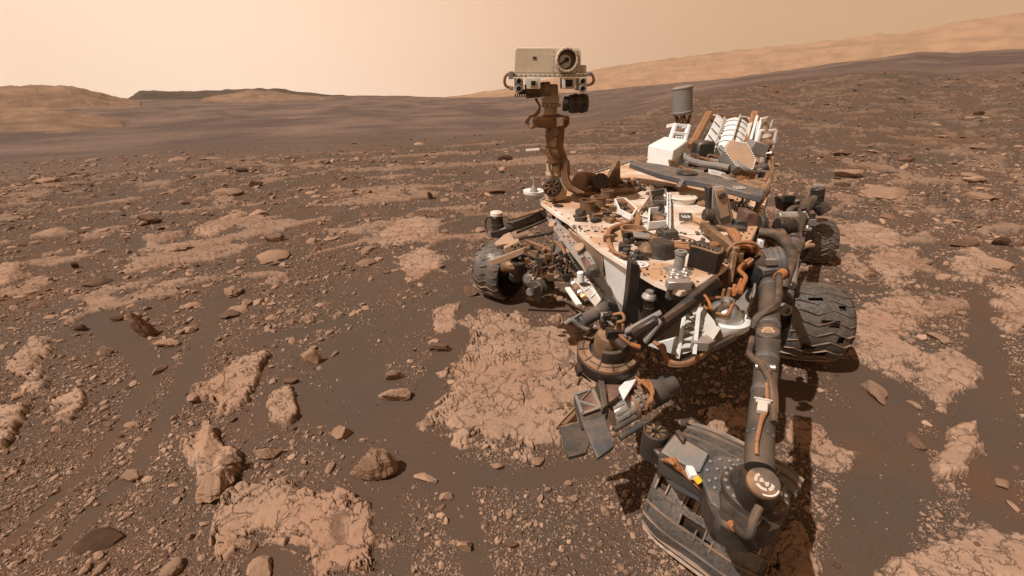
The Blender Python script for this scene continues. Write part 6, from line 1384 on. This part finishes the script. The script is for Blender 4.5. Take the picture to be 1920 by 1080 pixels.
# drill
da, db = t_(1144, 782, .58), t_(1262, 715, .66)
dv = (db - da); dl = dv.length; dnm = dv.normalized()
dm = M().lathe(da, dv, [(0, 0), (.052, .003), (.056, .012), (.056, dl * .20), (.048, dl * .205), (.048, dl * .30), (.056, dl * .305), (.056, dl * .36), (.046, dl * .37), (.046, dl * .52), (.058, dl * .53), (.058, dl * .55), (0, dl * .56)], 32).out('drill', 'bare_aluminium', tur)
M().lathe(da + dnm * dl * .53, dv, [(.05, 0), (.062, .006), (.064, .014), (.064, dl * .26), (.056, dl * .275), (.046, dl * .28), (.046, dl * .46), (.042, dl * .47), (0, dl * .472)], 36).out('drill_body', 'grey_paint', tur)
_, du_, dv_ = frame(dv); rb = M()
for i in range(14): a = i * 2 * math.pi / 14; d = du_ * math.cos(a) + dv_ * math.sin(a); rb.beam(da + dnm * dl * .02 + d * .057, da + dnm * dl * .19 + d * .057, .012, .008, up=d); rb.beam(da + dnm * dl * .31 + d * .05, da + dnm * dl * .50 + d * .05, .006, .008, up=d)
rb.out('drill_ribs', 'light_grey_paint', tur)
for k, m_n in ((.33, 'copper_cable'), (.42, 'bronze_metal'), (.50, 'copper_cable')): M().ring(da + dnm * dl * k, dv, .058, .007).out('drill_band', m_n, tur)
M().can(da + Vector((.02, -.10, -.02)), da + Vector((.02, -.10, -.02)) + dv * .36, .014).can(da + Vector((.0, -.075, .0)), da + Vector((.0, -.075, .0)) + dv * .33, .012).out('drill_rod', 'grey_paint', tur)
for i in range(6):
    rj = random.Random(330 + i); M().tube([t_(1192 + i, 706 + i * 3, .74), t_(1206 + i * 2, 716 + rj.uniform(-3, 3), .74), t_(1220 + i, 734, .72), t_(1222 - i, 752, .70), t_(1212, 762 + i, .66)], .0055, 8).out('drill_cable', 'copper_cable' if i % 2 else 'orange_cable', tur)
# grey tool box with braced lid, and scoop
tbx = M().prism([t_(x, y, .66) for x, y in ((1076, 738), (1112, 724), (1134, 730), (1142, 768), (1134, 780), (1092, 792))], (0, 0, -.05)).out('tool_box', 'grey_paint', tur, bevel=.004)
M().prism([t_(x, y, .668) for x, y in ((1081, 742), (1108, 732), (1122, 764), (1094, 774))], (0, 0, .002)).out('box_lid', 'purple_window', tur)
br = M(); cs = [(1079, 740), (1110, 729), (1125, 764), (1092, 776)]
for i in range(4): br.beam(t_(*cs[i], .674), t_(*cs[(i + 1) % 4], .674), .012, .008)
br.beam(t_(1084, 752, .675), t_(1124, 764, .675), .010, .008).beam(t_(1086, 754, .675), t_(1108, 730, .675), .004, .004).out('lid_brace', 'light_grey_paint', tur)
M().beam(t_(1112, 728, .67), t_(1128, 768, .67), .01, .01).out('orange_trim', 'gold_foil', tur)
M().prism([t_(x, y, .66) for x, y in ((1092, 792), (1134, 778), (1152, 836), (1120, 858))], (0, 0, -.02)).out('scoop_wall', 'blue_grey_metal', tur, bevel=.003)
M().prism([t_(x, y, .56) for x, y in ((1050, 800), (1092, 790), (1108, 820), (1100, 848), (1066, 856), (1058, 830))], (0, 0, -.02)).out('scoop_plate', 'grey_paint', tur, bevel=.003)
M().prism([t_(1042, 800, .5), t_(1078, 760, .60), t_(1092, 786, .60), t_(1088, 796, .5)], (0, 0, -.02)).out('scoop_lip', 'tan_panel', tur, bevel=.003)
M().beam(t_(1042, 802, .51), t_(1088, 793, .52), .012, .012).beam(t_(1042, 802, .51), t_(1080, 762, .61), .01, .01).out('scoop_brace', 'bronze_metal', tur)
M().prism([t_(x, y, .70) for x, y in ((1118, 690), (1130, 688), (1140, 758), (1130, 764))], (0, 0, -.04)).out('turret_leg', 'grey_paint', tur, bevel=.003)
M().prism([t_(x, y, .70) for x, y in ((1160, 726), (1196, 690), (1200, 700), (1170, 748))], (0, 0, -.015)).out('blade_plate', 'clean_white_paint', tur, bevel=.002)
M().prism([t_(x, y, .68) for x, y in ((1138, 712), (1180, 706), (1160, 742), (1138, 756))], (0, 0, -.02)).out('inner_plate', 'purple_window', tur, bevel=.002)
M().beam(t_(1082, 684, .74), t_(1088, 702, .72), .02, .05).beam(t_(1088, 700, .7), t_(1108, 716, .68), .01, .01).out('side_clip', 'black_anodized', tur, bevel=.003)

# ================================================================ WHITE RIBBED HOUSING AT THE FRONT
Yw = 1.55
wh = M().prism([S(x, y, .92) for x, y in ((1296, 640), (1318, 560), (1340, 536), (1372, 520), (1414, 528), (1412, 560), (1400, 598), (1372, 624), (1330, 642))], (0, 0, -.05)).out('front_housing', 'light_grey_paint', rover, bevel=.006)
M().walls([S(x, y, .925) for x, y in ((1350, 534), (1374, 522), (1414, 530), (1410, 562), (1398, 596))], .04, .010, close=False).out('housing_rim', 'light_grey_paint', wh)
M().lathe(S(1408, 533, .93), UP, [(.022, 0), (.022, .03), (.014, .034), (.012, .02), (0, .02)], 20).out('fastener', 'light_grey_paint', wh)
dcc = S(1356, 596, .93)
M().lathe(dcc, UP, [(.105, -.03), (.112, -.02), (.112, .01), (.098, .018), (.090, .01), (.088, .0), (0, .0)], 44).out('white_ring', 'clean_white_paint', wh)
M().lathe(dcc, UP, [(.082, 0), (.076, .03), (.055, .06), (.03, .075), (.022, .10), (0, .105)], 34).out('silver_dome', 'bare_aluminium', wh)
M().can(dcc + Vector((-.06, .05, .03)), dcc + Vector((-.05, .06, .05)), .012).can(dcc + Vector((.01, .02, .09)), dcc + Vector((.01, .02, .14)), .010).can(dcc + Vector((.035, .035, .09)), dcc + Vector((.035, .035, .15)), .009).can(dcc + Vector((-.01, .03, .09)), dcc + Vector((-.01, .03, .13)), .007).out('dome_fittings', 'copper_cable', wh)
M().tube([dcc + Vector((.095 * math.cos(a), .095 * math.sin(a) * .9 + .01, .055)) for a in np.linspace(1.3, 4.4, 8)] + [dcc + Vector((0, -.04, .07)), dcc + Vector((.03, 0, .09))], .008, 8).out('dome_cable', 'copper_cable', wh)
M().tube([dcc + Vector((.035, .035, .14)), D(1376, 552, 1.62), D(1384, 540, 1.68), D(1390, 524, 1.75)], .008).tube([D(1302, 556, 1.62), D(1318, 552, 1.6), D(1328, 564, 1.56), D(1334, 580, 1.5)], .006).out('dome_cable', 'orange_cable', wh)
# ribbed side
sd2 = [S(1296, 590, .88), S(1290, 640, .80), S(1270, 684, .70), S(1310, 668, .70), S(1356, 640, .78), S(1340, 628, .86)]
M().prism([D(1300, 556, 1.74), D(1270, 668, 1.58), D(1330, 650, 1.52), D(1352, 616, 1.50)], (0, .03, 0)).out('ribbed_side', 'dusty_white_paint', wh, bevel=.004)
for i in range(6):
    t = i / 6; a = mid(D(1296, 570, 1.71), D(1272, 664, 1.57), t); b = mid(D(1322, 604, 1.60), D(1334, 650, 1.51), t)
    M().beam(a, b, .05, .007).out('rib', 'dusty_white_paint', wh)
    for k in (.35, .7): q = mid(a, b, k); M().prism([q + Vector((0, -.035, 0)), q + Vector((.024, -.035, 0)), q + Vector((.012, -.035, -.03))], (0, .004, 0)).out('rib_opening', 'bronze_metal', wh)
M().beam(D(1312, 560, 1.62), D(1302, 664, 1.48), .012, .012, up=(0, 1, 0)).beam(D(1288, 560, 1.72), D(1270, 672, 1.54), .012, .012, up=(0, 1, 0)).out('rib_edge', 'clean_white_paint', wh)
M().beam(D(1262, 690, 1.55), D(1378, 632, 1.50), .02, .02).out('lower_edge', 'dark_grey_metal', wh)
for i in range(6):
    rj = random.Random(400 + i); M().tube([D(1224 + i * 2, 640 + i, 1.64), D(1240 + i, 654 + rj.uniform(-4, 4), 1.6), D(1250, 670 + i * 2, 1.55), D(1268, 682 + rj.uniform(-2, 4), 1.52), D(1296, 676 + i, 1.5), D(1336, 650 + i, 1.52)], .009, 8).out('cable', 'brown_cable' if i % 3 else 'copper_cable', rover)
for i in range(5):
    rj = random.Random(420 + i); M().tube([D(1190 + i, 630 + i * 2, 1.56), D(1230, 606 + i * 3, 1.54), D(1270, 580 + i * 2, 1.56), D(1310, 552 + i * 2, 1.6), D(1344, 530 + i, 1.64)], .007, 7).out('cable', 'brown_cable' if i % 2 else 'dark_cable', rover)

# ================================================================ FAR FRONT WHEEL SIDE (camera left)
fs_ = link('steering_arm', D(1018, 402, 3.3), D(955, 426, 3.62), .045, 'grey_paint', 2)
sc2 = link('steering_column', D(934, 436, 3.66), D(931, 404, 3.66), .055, 'dark_grey_metal', 1)
M().lathe(D(931, 404, 3.66), UP, [(.05, 0), (.056, .004), (.056, .03), (.05, .034), (0, .036)], 22).out('column_cap', 'deck_paint', sc2)
M().slab([(918, 436), (950, 426), (962, 418), (966, 432), (940, 448), (922, 446)], 3.6, .1).out('column_foot', 'dark_grey_metal', sc2, bevel=.01)
M().tube([D(928, 408, 3.7), D(914, 408, 3.7), D(910, 422, 3.7), D(914, 438, 3.66), D(922, 446, 3.62)], .010).tube([D(940, 406, 3.6), D(950, 406, 3.5), D(960, 412, 3.4)], .008).out('steering_cable', 'dark_cable', sc2)
M().tube([D(955, 412, 3.5), D(975, 405, 3.4), D(1000, 398, 3.3), D(1022, 392, 3.25)], .013).tube([D(965, 410, 3.45), D(990, 402, 3.3), D(1012, 395, 3.25)], .012).out('cable', 'brown_cable', rover)
pts_ = [D(926, 456, 3.45), D(944, 440, 3.55), D(956, 434, 3.55), D(968, 452, 3.4), D(962, 458, 3.38), D(946, 458, 3.4), D(932, 461, 3.42)]
M().prism(pts_, (0, .02, -.03)).out('leg_plate', 'tan_panel', sc2, bevel=.006)
pbox('motor_box', [(944, 466), (972, 452), (988, 468), (984, 478), (950, 484)], 3.35, .08, 'tan_panel', sc2)
M().beam(D(921, 493, 3.3), D(988, 468, 3.25), .02, .05).out('leg_bar', 'tan_panel', sc2, bevel=.003)
hl = M()
for i in range(4): hl.box(D(960 + i * 6, 462 + (i % 2) * 3 - i, 3.335), (.01, 0, 0), (0, .004, 0), (0, 0, .008))
hl.out('box_openings', 'black_anodized', sc2)
link('leg_tube', D(972, 486, 3.4), D(968, 520, 3.5), .07, 'dark_grey_metal', 2); link('wheel_motor', D(945, 500, 3.55), D(970, 498, 3.4), .055, 'bronze_metal', 2)
M().slab([(950, 496), (976, 492), (974, 500), (962, 506), (950, 504)], 3.36, .04).out('motor_collar', 'tan_panel', rover, bevel=.006)
# slanted beam with round covers
bp_ = [D(1023, 405, 2.85), D(1042, 412, 2.8), D(1075, 440, 2.6), D(1100, 462, 2.4), D(1120, 500, 2.15), D(1124, 516, 2.08), D(1102, 520, 2.10), D(1090, 500, 2.25), D(1060, 462, 2.5), D(1036, 428, 2.75)]
n_ = (bp_[3] - bp_[0]).cross(bp_[8] - bp_[0]).normalized(); n_ = n_ if n_.y < 0 else -n_
bmo = M().prism([p - n_ * .02 for p in bp_], n_ * .02).out('front_rocker', 'light_grey_paint', rover, bevel=.006)
for x, y, r in ((1036, 420, 8), (1059, 446, 9), (1071, 466, 10), (1087, 464, 10)):
    t = (x - 1023) / 100; p = D(x, y, 2.85 - .75 * t); M().lathe(p, n_, [(R(r, p), 0), (R(r, p), .006), (R(r * .9, p), .009), (0, .009)], 26).out('round_cover', 'tan_panel', bmo)
pp_ = [D(1090, 488, 2.27), D(1100, 482, 2.22), D(1116, 504, 2.10), D(1100, 512, 2.14)]
M().prism([p + n_ * .008 for p in pp_], n_ * .006).out('cover_plate', 'purple_window', bmo)
bo_ = M()
for i in range(4): bo_.beam(pp_[i] + n_ * .014, pp_[(i + 1) % 4] + n_ * .014, .006, .004, up=n_)
bo_.out('plate_frame', 'light_grey_paint', bmo)
bs = M()
for i in range(14): t = i / 13; bs.lathe(mid(D(1030, 412, 2.82), D(1112, 496, 2.18), t) + Vector((0, 0, .01 * (-1) ** i)) + n_ * .002, n_, [(.006, 0), (.006, .005), (0, .006)], 8)
bs.out('rocker_bolts', 'dark_grey_metal', bmo)
for (x, y, Y, l, r) in ((1046, 416, 2.78, 20, 9), (1072, 436, 2.62, 20, 10), (1094, 456, 2.42, 28, 13)):
    a = D(x, y, Y); b = D(x + l, y - 5, Y + .10); M().can(a, b, R(r, a), n=26, ribs=1).out('side_canister', 'light_grey_paint', bmo)
pbox('rocker_end', [(1104, 505), (1124, 500), (1128, 516), (1120, 524), (1100, 524)], 2.06, .06, 'grey_paint', bmo, .012)
for i, (a, b, Ya_, Yb_, r) in enumerate(((( 970, 436), (1030, 410), 3.4, 3.0, .018), ((975, 448), (1035, 436), 3.3, 2.8, .02), ((985, 450), (1035, 470), 3.2, 2.6, .018), ((1000, 500), (1058, 470), 2.9, 2.5, .02), ((1010, 512), (1062, 478), 2.8, 2.4, .022), ((1018, 516), (1068, 486), 2.7, 2.4, .016), ((1000, 470), (1050, 500), 3.0, 2.6, .014), ((1040, 460), (1030, 506), 2.6, 2.6, .014), ((1055, 470), (1048, 510), 2.5, 2.5, .012), ((1066, 480), (1062, 520), 2.4, 2.4, .012), ((1020, 526), (1108, 522), 2.7, 2.2, .014), ((990, 490), (1010, 520), 3.0, 2.8, .025), ((1024, 470), (1056, 520), 2.8, 2.4, .012), ((1074, 470), (1086, 510), 2.4, 2.3, .012), ((1002, 486), (1072, 512), 2.9, 2.4, .010))):
    link('suspension_rod', D(*a, Ya_ + .12), D(*b, Yb_ + .12), r * .62, ('dark_grey_metal', 'black_anodized', 'brown_cable', 'dark_grey_metal')[i % 4], i % 2)
for x, y in ((1010, 492), (1052, 506)): M().slab([(x - 8, y - 10), (x + 8, y - 6), (x + 6, y + 18), (x + 2, y + 16)], 2.7, .02).out('suspension_gusset', 'grey_paint', rover, bevel=.003)
qk = {'dark_grey_metal': M(), 'bronze_metal': M(), 'brown_cable': M()}
for i in range(60):
    t = r9.random(); x = 985 + 95 * t + r9.uniform(-10, 10); y = 480 + 30 * t + r9.uniform(-22, 22); p = D(x, y, 3.0 - .6 * t); s = r9.uniform(.01, .03); m = qk[r9.choice(list(qk))]
    if r9.random() < .4: m.box(p, (s, 0, 0), (0, s, 0), (0, 0, s))
    else: m.can(p, p + Vector((r9.uniform(-1, 1), r9.uniform(-.5, .5), r9.uniform(-1, 1))) * s * 3, s * .4, n=10)
for k, m in qk.items(): m.out('suspension_fitting', k, rover, bevel=.002)
# twin motor near the ground
mt = M().can(D(990, 526, 2.95), D(1004, 516, 3.05), .055, ribs=1).out('twin_motor', 'grey_paint', rover)
M().prism([D(988, 520, 2.9), D(1004, 512, 2.95), D(1028, 530, 2.8), D(1024, 544, 2.75), D(1008, 548, 2.75)], (0, .10, -.01)).out('motor_saddle', 'tan_panel', mt, bevel=.01)
M().can(D(1004, 542, 2.72), D(1030, 534, 2.82), .06, ribs=2).out('motor_barrel', 'grey_paint', mt)
M().slab([(1000, 540), (1012, 536), (1016, 562), (1008, 570), (1000, 556)], 2.68, .04).out('motor_bracket', 'dark_grey_metal', mt, bevel=.004)
M().lathe(D(990, 522, 2.86), (-.3, -1, 0), [(.03, 0), (.03, .02), (.01, .02), (0, .02)], 16).lathe(D(994, 546, 2.84), (-.3, -1, 0), [(.028, 0), (.028, .02), (.01, .02), (0, .02)], 16).out('motor_ports', 'light_grey_paint', mt)
# sunlit foil basket under the body
q0, q1, q2, q3 = D(1076, 522, 2.30), D(1096, 516, 2.40), D(1136, 552, 2.2), D(1118, 572, 2.1)
bk2 = M().prism([q0, q1, q2, q3], (0, 0, -.02)).out('sample_cover', 'deck_paint', rover, bevel=.003)
gd = M()
for i in range(1, 4): gd.beam(mid(q0, q3, i / 4) + UP * .004, mid(q1, q2, i / 4) + UP * .004, .008, .008)
gd.beam(mid(q0, q1) + UP * .004, mid(q3, q2) + UP * .004, .008, .008).out('cover_grid', 'clean_white_paint', bk2)
M().beam(D(1064, 540, 2.25), D(1086, 572, 2.05), .03, .012).out('white_strip', 'clean_white_paint', bk2)
for i in range(5): M().can(D(1072 + i * 6, 534 + i * 8, 2.24 - i * .03), D(1080 + i * 6, 530 + i * 8, 2.24 - i * .03), .02, ribs=1).out('canister', ('bare_aluminium', 'copper_cable', 'bare_aluminium', 'gold_foil', 'black_anodized')[i], bk2)
M().tube([D(1040, 452, 2.7), D(1052, 462, 2.65), D(1060, 478, 2.55), D(1058, 500, 2.5)], .012).out('cable', 'copper_cable', rover)
for x in (1052, 1056, 1088): M().can(D(x, 436 if x < 1080 else 510, 2.75 if x < 1080 else 2.25), D(x + 2, 450 if x < 1080 else 528, 2.75 if x < 1080 else 2.25), .02).out('white_canister', 'clean_white_paint', rover)
print('rover', round(time.time() - T0, 1), 'tris', sum(len(o.data.polygons) for o in SC.objects if o.type == 'MESH'))
